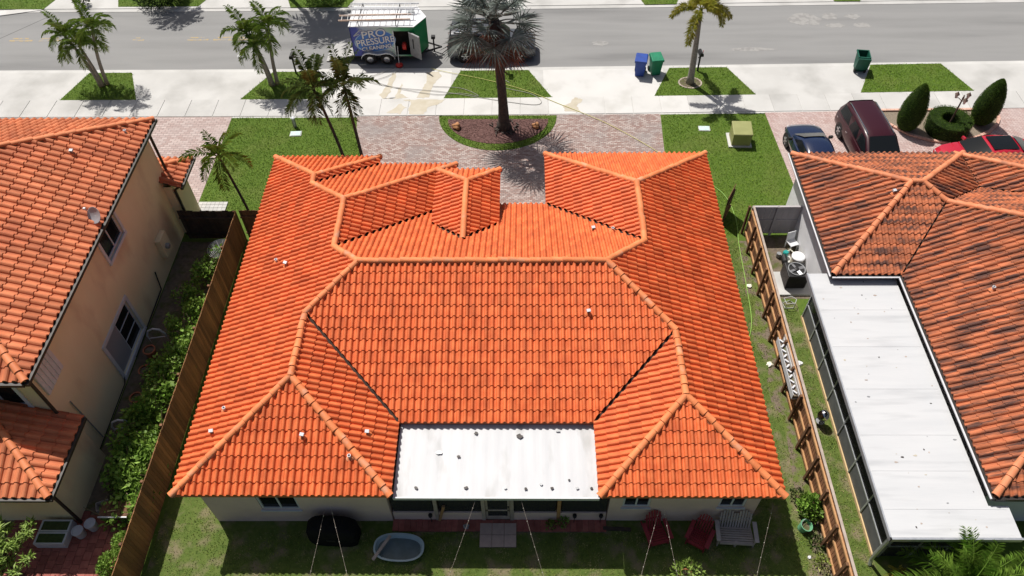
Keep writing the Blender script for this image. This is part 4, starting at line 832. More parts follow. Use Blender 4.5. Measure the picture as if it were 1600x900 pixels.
# vines along the side of the tan house
def vine(label, y0, y1, x0, x1, h, n, m, seed, size=.17):
    t = thing('climbing_vine', label, 'vine', (-13.4, (y0+y1)/2, 0), 0, 'vines between tan house and wooden fence'); g = np.random.default_rng(seed)
    cx = g.uniform(x0+.1, x1, 13); cyy = g.uniform(y0, y1, 13); cr = g.uniform(.2, .7, 13); ch_ = g.uniform(.6, 1.1, 13); k = g.integers(0, 13, n); a = g.uniform(0, 6.28, n); r = np.sqrt(g.random(n))*cr[k]
    X = np.minimum(cx[k]+r*np.cos(a), -12.92+.1*g.random(n)); Y = cyy[k]+r*np.sin(a)*1.2; Z = h*ch_[k]*(.4+.6*g.random(n))*(1-.45*(r/cr[k])**2)+.12*np.sin(3*X+2*Y)
    D = g.normal(size=(n, 3))*.8; D[:, 2] += .25
    V, F, q = leaves(np.stack([X+13.4, Y-(y0+y1)/2, Z], 1), D, g.uniform(.35, 1.25, n)*size, g.uniform(.35, 1.1, n)*size*.85, .1, seed); link('foliage', fastmesh('foliage', V, F, m, q), t)
    s = MB(); gg = random.Random(seed)
    for k in range(8): x = gg.uniform(x0, x1)+13.4; y = gg.uniform(y0, y1)-(y0+y1)/2; s.tube([(x, y, 0), (x+gg.uniform(-.2, .2), y+gg.uniform(-.2, .2), h*.5), (x+gg.uniform(-.5, .5), y+gg.uniform(-.5, .5), h*.95)], [.02, .018, .012], 5); s.build('stem', 'stem', t); s = MB()
vine('thin vine growing under the wire basket by the dark fence', 18.5, 22.8, -14.5, -13.1, 1.2, 2300, 'leaf', 1, .16); vine('narrow sunlit vine along the wooden fence below the upper window', 15.2, 18.7, -14.5, -13.0, 1.4, 2500, 'leaf', 2, .17)
vine('thick broad leaved vine opposite the large ground floor window', 12.3, 15.6, -14.7, -13.05, 1.5, 3000, 'leaf', 3, .21); vine('thick leafy vine ending over the white table by the red patio', 10.4, 12.9, -14.7, -13.05, 1.4, 3000, 'leaf', 4, .21)
bush('leafy_shrub', 'bright green shrub in the patio corner nearest the white lids', 'shrub', (-13.5, 9.75, .03), .42, .55, 900, .11, 'leaf', 11, up=.8); bush('leafy_shrub', 'bright green shrub against the wooden fence beside the bottom boards', 'shrub', (-13.65, 8.95, .03), .5, .6, 1200, .11, 'leaf', 12, up=.8)
def mango():
    t = thing('mango_tree', 'light green leafy tree in the red patio corner', 'tree', (-16.75, 8.75, .03)); g = random.Random(6); tips = []
    tr = MB(); tr.tube([(0, 0, -.05), (.05, .02, .6), (.1, .05, 1.1)], [.09, .075, .065], 8)
    for k in range(60):
        a = g.uniform(0, 6.28); r = g.uniform(.1, 1.3); e = Vector((.1+r*math.cos(a), r*math.sin(a), 1.6+g.uniform(0, 1.0)*(1-r/2.4))); tr.tube([(.1, .05, 1.05), (e.x*.5, e.y*.5, 1.35), e], [.035, .022, .01], 5); tips.append(e)
    tr.build('trunk', 'stem', t); P = []; D = []
    for e in tips:
        for k in range(38): P.append((e.x+g.gauss(0, .06), e.y+g.gauss(0, .06), e.z+g.gauss(0, .05))); a = k*2.4; D.append((math.cos(a), math.sin(a), g.uniform(-.35, .8)))
    n = len(P); rg = np.random.default_rng(3); V, F, q = leaves(np.array(P), np.array(D), rg.uniform(.16, .3, n), .065, .22, 3); link('crown', fastmesh('crown', V, F, 'leaf_light', q), t)
mango()
palm('cane_palm', 'bushy green palm clump before the white patio roof corner', (13.35, 7.75, 0), (13.4, 7.8, 1.7), .12, .08, 'stem', 'frond_bright', 2.2, .42, 26, 61, n=46, wid=.036, elevs=((80, 40), (62, 60), (45, 70), (28, 70)), cat='palm')
cp = palm('cane_palm', 'yellow tinged low palm clump at the patio roof corner', (12.05, 7.7, 0), (12.05, 7.75, .8), .1, .08, 'stem', 'frond_yellow', 1.2, .45, 9, 62, n=26, wid=.05, elevs=((60, 50), (35, 60)), cat='palm')
palm('cane_palm', 'smaller bright palm clump by the open end of the white roof edge', (14.3, 7.7, 0), (14.4, 7.8, 1.3), .1, .08, 'stem', 'frond_bright', 1.9, .4, 16, 63, n=42, wid=.036, elevs=((75, 45), (55, 65), (30, 70)), cat='palm')
bush('leafy_shrub', 'dark leafy plant by the framed fence above the green bucket', 'shrub', (9.98, 11.05, 0), .42, .75, 520, .2, 'leaf', 13, up=.7, wide=.55)
for i, (x, y) in enumerate(((9.95, 9.9), (10.0, 9.2), (9.7, 11.6))): bush('dry_weed', ('thin dark weed just below the white litter', 'pale dry weed low in the soil along the framed fence', 'dark weed above the leafy fence plant')[i], 'weed', (x, y, 0), .28, .3, 90, .12, ('leaf_dark', 'blade_worn', 'leaf_dark')[i], 60+i); bpy.data.objects[('dry_weed' if i == 0 else f'dry_weed.00{i}')]['group'] = 'dry weeds by the fence'
# ---------------------------------------------------------------- vehicles
def loft(secs, close=True):
    mb = MB(); n = len(secs[0])
    for s in secs: mb.v += [tuple(p) for p in s]
    for i in range(len(secs)-1): mb.f += [(i*n+k, i*n+k+1, (i+1)*n+k+1, (i+1)*n+k) for k in range(n-1)]
    if close: mb.f += [tuple(range(n))[::-1], tuple(range((len(secs)-1)*n, len(secs)*n))]
    return mb
def wheel(t, x, y, r, w=.21, name='wheel', spokes=5):
    s = 1 if x > 0 else -1
    a = MB().lathe([(r*.55, -w/2), (r*.9, -w/2), (r, -w*.32), (r, w*.32), (r*.9, w/2), (r*.55, w/2)], (0, 0, 0), 22, 'X', cap=False).build(name, 'rubber', t, (x, y, r))
    b = MB().lathe([(r*.62, 0), (r*.6, s*.02), (r*.5, -s*.03)], (s*w*.42, 0, 0), 18, 'X').build('rim', 'rim', a)
    for k in range(spokes): an = k*2*math.pi/spokes; b2 = MB().box((s*(w*.42+.02), .3*r*math.sin(an), .3*r*math.cos(an)), (.03, .1*r*1.6, .58*r), 0, 0, -an).build('spoke', 'rim', a)
def car(name, label, loc, rz, paint, L, W, body, cab, wheels, wr, sunroof=None, rails=False, side=()):
    """body: (y, half width factor, top z); cab: (y, half width at belt, half width at roof, z); front is +y"""
    t = thing(name, label, 'car', loc, rz); hw = W/2
    secs = []
    for y, k, z in body:
        h = hw*k; half = [(h*.86, .24), (h*.97, .34), (h, .55), (h*.985, z-.2), (h*.94, z-.06), (h*.72, z+.0), (h*.36, z+.022), (0, z+.03)]
        secs.append([(x, y, zz) for x, zz in half]+[(-x, y, zz) for x, zz in half[-2::-1]])
    o = loft(secs).build('body', paint, t, smooth=True); smooth_by_angle(o.data, 50)
    secs = []
    for y, hb, hr, z, zb in cab:
        half = [(hb, zb-.06), (hb*.35+hr*.65, zb+(z-zb)*.72), (hr, z-.07*min(1, (z-zb)*3)), (hr*.86, z-.015), (hr*.45, z+.012), (0, z+.02)]
        secs.append([(x, y, zz) for x, zz in half]+[(-x, y, zz) for x, zz in half[-2::-1]])
    o = loft(secs).build('cabin', paint, t, smooth=True); smooth_by_angle(o.data, 40)
    def pane(nm, q, ns=(0, 0, 1), m='glass', off=.012):
        a, b, c, d = [Vector(p) for p in q]; nn = (b-a).cross(d-a).normalized()
        if nn.dot(Vector(ns)) < 0: nn = -nn
        g = MB(); N = 6; vs = []
        for s in (0, 1):
            for i in range(N+1):
                u = i/N; p = (a.lerp(b, u) if s == 0 else d.lerp(c, u)); bul = .02*4*u*(1-u)+off; vs.append(p+nn*bul)
        g.add(vs, [(i, i+1, N+2+i, N+1+i) for i in range(N)]); return g.build(nm, m, t, smooth=True)
    c = cab; f0, f1, r1, r0 = c[-1], c[-2], c[1], c[0]
    pane('windshield', [(-f0[1]*.9, f0[0]-.03, f0[4]+.05), (f0[1]*.9, f0[0]-.03, f0[4]+.05), (f1[2]*.88, f1[0]+.03, f1[3]+.0), (-f1[2]*.88, f1[0]+.03, f1[3]+.0)], (0, 1, 1), off=.035)
    pane('rear_window', [(-r0[1]*.88, r0[0]+.03, r0[4]+.08), (r0[1]*.88, r0[0]+.03, r0[4]+.08), (r1[2]*.85, r1[0]-.02, r1[3]-.0), (-r1[2]*.85, r1[0]-.02, r1[3]-.0)], (0, -1, 1), off=.035)
    for s in (-1, 1):
        for ya, yb, yc, yd in side:
            zb = cab[1][4]; z = cab[1][3]; hb, hr = cab[1][1], cab[1][2]
            pane('side_window', [(s*(hb*.98), ya, zb+.03), (s*(hb*.98), yb, zb+.03), (s*(hb*.2+hr*.8), yc, zb+(z-zb)*.86), (s*(hb*.2+hr*.8), yd, zb+(z-zb)*.86)], (s, 0, .3), off=.022)
        MB().box((s*(hw+.08), f0[0]-.35, f0[4]+.06), (.2, .1, .13), s*.2).build('mirror', paint if name != 'sports_coupe' else 'black', t)
        y1 = body[-1][0]; y0 = body[0][0]
        MB().box((s*hw*.6, y1-.14, .6), (hw*.34, .12, .09), -s*.3).build('headlight', 'lamp_clear', t); MB().box((s*hw*.74, y0+.08, .82), (hw*.3, .16, .2), s*.2).build('taillight', 'lamp_red', t)
        for y in wheels:
            MB().lathe([(wr*1.16, -.01), (wr*1.16, .01)], (s*(hw-.012), y, wr), 22, 'X').build('wheel_arch', 'black', t); wheel(t, s*(hw-.1), y, wr)
        if rails: MB().tube([(s*(cab[1][2]-.08), cab[1][0]+.15, cab[1][3]+.03), (s*(cab[1][2]-.08), cab[1][0]+.3, cab[1][3]+.07), (s*(cab[1][2]-.08), cab[-2][0]-.3, cab[-2][3]+.07), (s*(cab[1][2]-.08), cab[-2][0]-.15, cab[-2][3]+.03)], .022, 6).build('roof_rail', 'chrome', t)
        for ya in side[:2]: MB().box((s*(hw*1.0), ya[0]+.12, .82), (.03, .16, .03)).build('door_handle', 'chrome' if rails else paint, t)
    if sunroof: y0, y1, x = sunroof; pane('sunroof', [(-x, y0, cab[1][3]), (x, y0, cab[1][3]), (x, y1, cab[-2][3]), (-x, y1, cab[-2][3])], (0, 0, 1), off=.06)
    MB().box((0, body[-1][0]-.02, .42), (W*.5, .06, .18)).build('grille', 'black', t); MB().box((0, body[0][0]+.0, .62), (.32, .05, .16)).build('number_plate', 'tr_white', t)
    return t
# body (rear -> front)
car('sports_coupe', 'dark navy coupe parked on the pale pavers beside the maroon van', (14.4, 29.3, .012), R(3), 'car_navy', 4.6, 1.86,
    [(-2.3, .78, .78), (-2.2, .93, .93), (-1.7, 1, .99), (-.6, 1, .95), (.7, 1, .93), (1.3, 1, .9), (1.9, .96, .8), (2.2, .84, .68), (2.32, .6, .55)],
    [(-1.75, .8, .7, .99, .93), (-.75, .8, .62, 1.33, .93), (-.1, .82, .63, 1.39, .93), (.35, .82, .62, 1.34, .93), (1.15, .82, .74, .93, .9)], (-1.38, 1.42), .34, side=((-.9, .75, .25, -.55),))
car('minivan', 'dark maroon minivan with chrome roof rails parked beside the gravel bed', (17.35, 30.0, .012), R(180+4), 'car_maroon', 4.9, 1.95,
    [(-2.42, .86, .95), (-2.36, .95, 1.05), (-1.8, 1, 1.07), (0, 1, 1.06), (1.3, 1, 1.04), (1.75, .98, .98), (2.2, .9, .85), (2.42, .72, .68)],
    [(-2.36, .86, .8, 1.2, 1.05), (-2.1, .88, .72, 1.68, 1.05), (-1.0, .9, .74, 1.76, 1.05), (.1, .9, .74, 1.74, 1.05), (.65, .9, .72, 1.68, 1.05), (1.7, .88, .8, 1.07, 1.02)], (-1.5, 1.5), .36, rails=True, side=((-2.15, -.93, -.98, -2.02), (-.89, .13, .08, -.92), (.16, 1.4, .66, .13)))
car('red_sedan', 'bright red car with panoramic sunroof parked past the gravel bed', (22.75, 29.05, .012), R(90+4), 'car_red', 4.75, 1.88,
    [(-2.35, .8, .82), (-2.25, .95, .96), (-1.7, 1, 1.0), (-.6, 1, .97), (.7, 1, .95), (1.3, 1, .92), (1.9, .96, .83), (2.25, .84, .7), (2.38, .6, .55)],
    [(-1.95, .82, .72, 1.02, .95), (-1.15, .84, .65, 1.4, .95), (-.3, .86, .68, 1.47, .95), (.3, .86, .67, 1.43, .95), (1.15, .86, .78, .96, .92)], (-1.42, 1.42), .34, sunroof=(-1.05, .2, .5), side=((-1.15, -.3, -.3, -.85), (-.22, .8, .28, -.24)))
car('tow_vehicle', 'dark grey utility vehicle hitched to the trailer behind the fan palm', (-1.75, 39.15, -.05), R(-90), 'car_grey', 5.1, 1.98,
    [(-2.52, .9, 1.0), (-2.45, .97, 1.1), (-1.8, 1, 1.12), (0, 1, 1.1), (1.0, 1, 1.1), (1.6, .98, 1.08), (2.3, .92, .98), (2.52, .78, .8)],
    [(-2.45, .88, .82, 1.3, 1.1), (-2.25, .9, .76, 1.76, 1.1), (-1., .92, .77, 1.84, 1.1), (0, .92, .77, 1.82, 1.1), (.35, .92, .75, 1.76, 1.1), (1.05, .9, .82, 1.12, 1.08)], (-1.5, 1.55), .4, rails=True, side=((-2.1, -1.1, -1.15, -2.), (-1.02, -.1, -.12, -1.04), (-.02, .8, .3, -.05)))
# ---------------------------------------------------------------- cargo trailer
TX, TY, TZ = -7.85, 39.25, -.05
tr = thing('cargo_trailer', 'blue and green enclosed cargo trailer with ladders and an open side door', 'trailer', (TX, TY, TZ), R(-1))
x0, x1, xn, hw, zb, zt = -1.8, 1.85, 2.42, 1.02, .45, 2.3
DX0, DX1, DZ = .66, 1.5, 2.05       # door opening in the near side
b = MB(); wall(b, (x0, -hw), (x1, -hw), zb, zt, [(DX0, DX1) and (DX0-x0, DX1-x0, zb+.08, DZ)], .05); wall(b, (x1, -hw), (xn, 0), zb, zt); wall(b, (xn, 0), (x1, hw), zb, zt); wall(b, (x1, hw), (x0, hw), zb, zt)
b.build('side_panel', 'tr_side', tr)
b = MB(); b.bx(x0, x0+.06, -hw, -hw+.07, zb, zt); b.bx(x0, x0+.06, hw-.07, hw, zb, zt); b.bx(x0, x0+.06, -hw+.07, hw-.07, zt-.1, zt); b.build('rear_frame', 'tr_blue', tr)
MB().prism([(x0-.03, -hw-.03), (x1, -hw-.03), (xn+.03, 0), (x1, hw+.03), (x0-.03, hw+.03)], zt+.002, zt+.04).build('roof', 'tr_white', tr)
MB().prism([(x0, -hw+.01), (x1, -hw+.01), (xn-.02, 0), (x1, hw-.01), (x0, hw-.01)], zb-.08, zb).build('floor', 'interior', tr)
MB().bx(x0+.1, x1, -.2, -.15, zb, zt-.05).build('inner_wall', 'interior', tr)
MB().box((1.55, .35, zt+.08), (.34, .34, .09)).build('roof_hatch', 'grey_metal', tr)
MB().bx(DX0-.05, DX0, -hw-.02, -hw, zb+.03, DZ+.05).build('door_frame', 'alum', tr)
MB().lathe([(.16, -.1), (.22, -.1), (.22, .1), (.16, .1)], (1.15, -.75, .95), 16, 'X').build('hose_reel', 'tr_red', tr)
dr = MB().bx(0, .82, -.025, .025, zb+.1, DZ-.02).build('side_door', 'grey_metal', tr, (DX1+.02, -hw-.03, 0), R(-38)); MB().bx(.0, .82, -.032, -.026, DZ-.08, DZ-.02).build('door_trim', 'tr_white', dr); MB().bx(.3, .34, -.06, -.026, 1.1, 1.7).build('door_bar', 'black', dr)
rp = MB().box((x0-.72, 0, .27), (1.5, 1.95, .06), 0, -R(15)).build('ramp_door', 'ramp_grey', tr); MB().box((x0-1.52, 0, .06), (.35, 1.95, .03), 0, -R(4)).build('ramp_flap', 'ramp_grey', rp)
for wx_ in (-.86, .1):
    a = MB().lathe([(.18, -.1), (.3, -.1), (.335, -.06), (.335, .06), (.3, .1), (.18, .1)], (0, 0, 0), 22, 'Y', cap=False).build('wheel', 'rubber', tr, (wx_, -hw-.1, .335)); MB().lathe([(.2, 0), (.19, -.02), (.08, -.04)], (0, -.07, 0), 18, 'Y').build('rim', 'rim', a)
    MB().lathe([(.05, -.01), (.04, -.03)], (0, -.1, 0), 10, 'Y').build('hub', 'grey_metal', a)
    MB().lathe([(.18, -.1), (.3, -.1), (.335, -.06), (.335, .06), (.3, .1), (.18, .1)], (0, 0, 0), 22, 'Y').build('wheel', 'rubber', tr, (wx_, hw+.1, .335))
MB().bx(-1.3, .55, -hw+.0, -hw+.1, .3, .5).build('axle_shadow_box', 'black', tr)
fd = [(-1.36, .42), (-1.28, .62), (-1.08, .76), (-.86, .79), (-.6, .74), (-.38, .7), (-.16, .74), (.1, .79), (.33, .76), (.52, .62), (.6, .42)]
mb = MB(); n = len(fd)
mb.add([(x, -hw-.24, z) for x, z in fd]+[(x, -hw, z+.02) for x, z in fd]+[(x, -hw-.24, z-.06) for x, z in fd], [(k, k+1, n+k+1, n+k) for k in range(n-1)]+[(2*n+k, 2*n+k+1, k+1, k) for k in range(n-1)]); mb.build('fender', 'alum', tr)
MB().tube([(x1, -.7, .4), (xn+.75, 0, .42)], .05, 6).build('tongue', 'black', tr); MB().tube([(x1, .7, .4), (xn+.75, 0, .42)], .05, 6).build('tongue', 'black', tr); MB().tube([(xn+.3, 0, .1), (xn+.3, 0, 1.0)], .045, 8).build('jack', 'black', tr); MB().box((xn+.3, 0, 1.05), (.22, .22, .16)).build('jack_head', 'black', tr)
# print on the near side: blue emblem and lettering
em = MB().prism(arcp(0, 0, 1.12, .62, 0, 350, 35), 0, .004); N_ = len(em.v); em.v = [(a*math.cos(.16)-b_*math.sin(.16), -c, a*math.sin(.16)+b_*math.cos(.16)) for a, b_, c in em.v]
em.build('emblem', 'tr_emblem', tr, (-.45, -hw-.004, 1.42)); em2 = MB().prism(arcp(0, 0, 1.2, .68, 0, 350, 35), 0, .003); em2.v = [(a*math.cos(.16)-b_*math.sin(.16), -c, a*math.sin(.16)+b_*math.cos(.16)) for a, b_, c in em2.v]; em2.build('emblem_ring', 'tr_ring', tr, (-.45, -hw-.002, 1.4))
def lettering(txt, x, z, size, m, rot, d, ext, wide=1.):
    cu = bpy.data.curves.new('lettering', 'FONT'); cu.body = txt; cu.size = size; cu.align_x = 'CENTER'; cu.align_y = 'CENTER'; cu.extrude = .003; cu.offset = ext; cu.shear = .1
    ob = bpy.data.objects.new('lettering', cu); COL.objects.link(ob); me = bpy.data.meshes.new_from_object(ob.evaluated_get(bpy.context.evaluated_depsgraph_get())); bpy.data.objects.remove(ob)
    me.materials.clear(); me.materials.append(MATS[m]); o = link('lettering', me, tr, (x, -hw-d, z)); o.rotation_euler = (R(90), 0, 0); o.matrix_local = Matrix.Translation((x, -hw-d, z)) @ Matrix.Rotation(-rot, 4, 'Y') @ Matrix.Rotation(R(90), 4, 'X') @ Matrix.Diagonal((wide, 1, 1, 1))
for txt, x, z, s, wd_ in (('PRO', -.5, 1.86, .62, 1.2), ('PRESSURE', -.45, 1.4, .56, .93), ('CLEANING', -.42, 1.0, .32, 1.12)):
    lettering(txt, x, z, s, 'tr_emblem_dark', .16, .013, .03, wd_); lettering(txt, x, z, s, 'tr_white', .16, .019, .008, wd_)
ic = MB()
for a, b_ in (((-1.62, 1.72), (-1.2, 2.12)), ((-1.2, 2.12), (-.85, 1.95)), ((-1.62, 1.72), (-1.3, 1.86))): ic.tube([(a[0], -hw-.01, a[1]), (b_[0], -hw-.01, b_[1])], .03, 4)
ic.build('roof_icon', 'tr_white', tr)
MB().box((.72-.25, -hw-.012, 1.0), (.3, .01, .05), 0, .6).build('wand_icon', 'tr_white', tr)
# roof rack and ladders
for x in (-1.25, .85):
    k = MB(); k.tube([(x, -hw+.05, zt+.03), (x, -hw+.05, zt+.28)], .025, 6); k.build('rack_leg', 'black', tr); MB().tube([(x, hw-.05, zt+.03), (x, hw-.05, zt+.28)], .025, 6).build('rack_leg', 'black', tr); MB().tube([(x, -hw, zt+.28), (x, hw, zt+.28)], .025, 6).build('rack_bar', 'black', tr)
def ladder(label, x, y, z, L, w, rz, m, nr, rung='ladder'):
    t = thing('ladder', label, 'ladder', (x, y, z), rz)
    for s in (-1, 1): MB().bx(-L/2, L/2, s*w/2-.018, s*w/2+.018, 0, .08).build('rail', m, t)
    for k in range(nr): xx = -L/2+L*(k+.5)/nr; MB().tube([(xx, -w/2, .04), (xx, w/2, .04)], .02, 6).build('rung', rung, t)
ladder('extension ladder with orange rails on the trailer roof edge', TX-.35, TY-.62, TZ+zt+.31, 4.0, .5, R(2), 'ladder_orange', 12); ladder('long aluminium ladder across the far side of the trailer roof', TX+.05, TY+.6, TZ+zt+.31, 3.9, .45, R(0), 'ladder', 12); ladder('wide aluminium ladder lying flat on the trailer roof', TX-.05, TY-.02, TZ+zt+.31, 3.7, .55, R(.5), 'ladder', 11)
o = thing('surface_cleaner', 'red pressure washing surface cleaner leaning by the trailer door', 'cleaner', (TX+.78, TY-hw-.35, -.05)); MB().lathe([(.2, .02), (.22, .06), (.2, .14), (.08, .2)], n=18).build('deck', 'tr_red', o); MB().tube([(0, 0, .2), (0, .25, 1.15)], .02, 6).build('handle', 'white_trim', o)
# ---------------------------------------------------------------- kerbside things
def bin_(label, loc, rz, m, open_=False):
    t = thing('wheeled_bin', label, 'trash bin', loc, rz, 'wheeled bins at the kerb')
    pr = [(-.24, -.28, 0), (.24, -.28, 0), (.24, .26, 0), (-.24, .26, 0), (-.31, -.36, .95), (.31, -.36, .95), (.31, .36, .95), (-.31, .36, .95)]
    s = .93; F_ = [(3, 2, 1, 0), (0, 1, 5, 4), (1, 2, 6, 5), (2, 3, 7, 6), (3, 0, 4, 7)]
    b = MB().add(pr, F_); b.add([(x*.9, y*.9, max(z, .05)) for x, y, z in pr], [tuple(f[::-1]) for f in F_]); bevel(b.build('body', m, t, (0, 0, .02)), .015)
    r = MB(); r.bx(-.34, .34, -.39, -.33, .92, 1.); r.bx(-.34, .34, .33, .39, .92, 1.); r.bx(-.34, -.28, -.33, .33, .92, 1.); r.bx(.28, .34, -.33, .33, .92, 1.); r.build('rim', m, t)
    if open_: l = MB().box((0, .46, .62), (.68, .06, .72), 0, 0, R(-8)); l.build('lid', m, t)
    else:
        l = MB().add([(-.35, -.42, 1.), (.35, -.42, 1.), (.35, .4, 1.), (-.35, .4, 1.), (-.33, -.4, 1.05), (.33, -.4, 1.05), (.3, .36, 1.1), (-.3, .36, 1.1)], [(3, 2, 1, 0), (4, 5, 6, 7), (0, 1, 5, 4), (1, 2, 6, 5), (2, 3, 7, 6), (3, 0, 4, 7)]); bevel(l.build('lid', m, t), .02)
    MB().tube([(-.25, .46, 1.), (.25, .46, 1.)], .02, 6).build('handle', m, t)
    for s in (-1, 1): MB().lathe([(.13, -.035), (.13, .035)], (s*.28, .3, .13), 16, 'X').build('wheel', 'rubber', t)
bin_('dark blue recycling bin at the kerb next to the green bin', (6.65, 36.95, .01), R(-12), 'bin_blue'); bin_('bright green trash bin at the kerb next to the blue bin', (7.5, 37.05, .01), R(8), 'bin_green'); bin_('dark green bin with its lid hanging open beside an empty verge', (19.05, 37.3, .01), R(172), 'bin_dark', True)
def mailbox(label, loc, rz):
    t = thing('mailbox', label, 'mailbox', loc, rz, 'black mailboxes'); MB().bx(-.04, .04, -.04, .04, -.05, 1.05).build('post', 'black', t)
    MB().add(*(lambda s: (s.v, s.f))(loft([[(-.11, y, 1.05), (-.11, y, 1.17), (-.06, y, 1.26), (.06, y, 1.26), (.11, y, 1.17), (.11, y, 1.05)] for y in (-.22, .27)]))).build('box', 'black', t); MB().bx(.115, .13, .0, .04, 1.12, 1.3).build('flag', 'lamp_red', t); MB().box((0, .1, .85), (.05, .05, .4), 0, 0, .7).build('brace', 'black', t)
mailbox('black mailbox on a post beside the small palm clump', (-12.9, 37.15, .01), 0); mailbox('black mailbox on a post beside the foxtail palm', (9.95, 37.2, .01), .1); mailbox('black mailbox on a post in the verge behind the fan palm', (-1.0, 37.2, .01), 0)
t = thing('utility_cabinet', 'olive green utility cabinet on a concrete pad on the front lawn', 'utility box', (11.2, 31.0, 0), R(-2)); MB().bx(-.62, .55, -.5, .62, -.02, .07).build('pad', 'concrete', t)
MB().add([(-.48, -.4, .07), (.45, -.4, .07), (.45, .48, .07), (-.48, .48, .07), (-.48, -.4, .72), (.45, -.4, .72), (.45, .48, .86), (-.48, .48, .86)], [(0, 1, 5, 4), (1, 2, 6, 5), (2, 3, 7, 6), (3, 0, 4, 7), (4, 5, 6, 7)]).build('cabinet', 'utility', t)
bevel(MB().add([(-.52, -.46, .72), (.49, -.46, .72), (.49, .52, .86), (-.52, .52, .86), (-.5, -.43, .8), (.47, -.43, .8), (.47, .49, .95), (-.5, .49, .95)], [(3, 2, 1, 0), (4, 5, 6, 7), (0, 1, 5, 4), (1, 2, 6, 5), (2, 3, 7, 6), (3, 0, 4, 7)]).build('lid', 'utility', t), .03)
for lb, x, y, r in (('pale blue water meter cover in the lawn with the slender palms', -11.9, 31.75, .05), ('pale blue water meter cover in the lawn with the utility cabinet', 9.55, 32.05, -.03)):
    t = thing('meter_cover', lb, 'meter cover', (x, y, .0), r); MB().bx(-.3, .3, -.2, .2, -.02, .03).build('collar', 'concrete', t); bevel(MB().bx(-.26, .26, -.17, .17, .03, .05).build('lid', 'meter_lid', t), .01)
t = thing('garden_light', 'small post light with pale top on the lawn by the meter cover', 'garden light', (-12.05, 32.35, 0)); MB().lathe([(.1, 0), (.1, .55)], n=12).build('post', 'grey_metal', t); MB().lathe([(.12, .55), (.12, .6), (.06, .64)], n=12).build('cap', 'lamp_clear', t)
for lb, x, y, s in (('orange brown boulder in the sunny mulch on the trailer side of the fan palm', -3.45, 32.15, .22), ('orange brown boulder in the mulch island by the palm shadow', .72, 32.2, .2)):
    bm = bmesh.new(); bmesh.ops.create_icosphere(bm, subdivisions=3, radius=s); g = random.Random(int(x*10))
    for v in bm.verts: n_ = 1+.18*math.sin(v.co.x*19+g.random()*.2)+.1*math.sin(v.co.y*23+v.co.z*17); v.co = v.co*n_; v.co.z *= .85
    me = bpy.data.meshes.new('boulder'); bm.to_mesh(me); bm.free(); me.materials.append(MATS['rock']); o = link('boulder', me, None, (x, y, .045+s*.55)); tag(o, lb, 'rock')
g = random.Random(12)
ch = MB()
for k in range(900):
    while True:
        px, py = g.uniform(-3.9, 1.35), g.uniform(30.85, 32.86)
        if inpoly(np.array([px]), np.array([py]), mul)[0]: break
    ch.box((px, py, .05), (g.uniform(.04, .11), g.uniform(.02, .04), .02), g.uniform(0, 3.1), g.uniform(-.3, .3))
ch.a = [g.random() for _ in range(900) for _ in range(6)]
o = ch.build('mulch_chips', 'mulch', kind='stuff'); tag(o, 'reddish wood chips spread over the driveway island', 'mulch')
# hoses
def hose(name, label, pts, m, r=.014, sub=8):
    P = [Vector(p) for p in pts]; Q = []
    for i in range(len(P)-1):
        p0, p1, p2, p3 = P[max(i-1, 0)], P[i], P[i+1], P[min(i+2, len(P)-1)]
        for k in range(sub):
            t = k/sub; Q.append(.5*((2*p1)+(p2-p0)*t+(2*p0-5*p1+4*p2-p3)*t*t+(3*p1-p0-3*p2+p3)*t**3))
    Q.append(P[-1]); tag(MB().tube(Q, r, 5).build(name, m, smooth=True), label, 'hose')
H = .055
hose('garden_hose', 'yellow hose running from the trailer across the sidewalk to the house', [(-5.2, 37.5, H), (-4.59, 37.25, H), (-2.01, 36.38, H), (.15, 35.41, H), (1.89, 34.25, H), (4.54, 32.41, H), (7.08, 29.94, H), (7.6, 28.6, H), (8.5, 27.2, H)], 'hose_yellow')
hose('pressure_hose', 'grey pressure hose looping over the verge before the fan palm', [(-7.2, 37.6, H), (-8.3, 36.9, H), (-8.87, 36.4, H), (-6.99, 35.7, H), (-4.46, 35.3, H), (-1.96, 34.65, H), (.49, 34.1, H), (1.05, 34.36, H), (.5, 35.06, H), (-.92, 35.6, H), (-1.4, 36.0, H), (-1.1, 36.4, H), (-.7, 36.1, H)], 'hose_grey')
hose('pressure_hose', 'second grey hose lying over the apron beside the trailer', [(-6.8, 37.6, H), (-7.6, 36.8, H), (-8.2, 36.25, H), (-6.5, 35.5, H), (-4.7, 35.05, H), (-3.4, 35.15, H), (-2.4, 34.9, H), (-3.4, 35.6, H), (-5, 35.8, H)], 'hose_grey')
hose('garden_hose', 'bright green hose lying along the right side of the main house', [(7.4, 29.9, .03), (8.6, 28.4, .03), (9.7, 27.1, .03), (10.0, 25.5, .03), (9.85, 23.6, .03), (9.75, 21.5, .03), (9.6, 19.4, .03), (9.2, 18.2, .03)], 'hose_green', .018)
t = MB().add([(-14.8+0, 38.25, -.045), (-14.45, 38.2, -.04), (-14.2, 38.45, -.02), (-14.7, 38.5, -.045)], [(0, 1, 2, 3)])
def crumple(label, loc, m, s, seed):
    bm = bmesh.new(); bmesh.ops.create_icosphere(bm, subdivisions=2, radius=s); g = random.Random(seed)
    for v in bm.verts: v.co *= g.uniform(.6, 1.2); v.co.z *= .45
    me = bpy.data.meshes.new('litter'); bm.to_mesh(me); bm.free(); me.materials.append(MATS[m]); tag(link('litter', me, None, loc), label, 'litter')
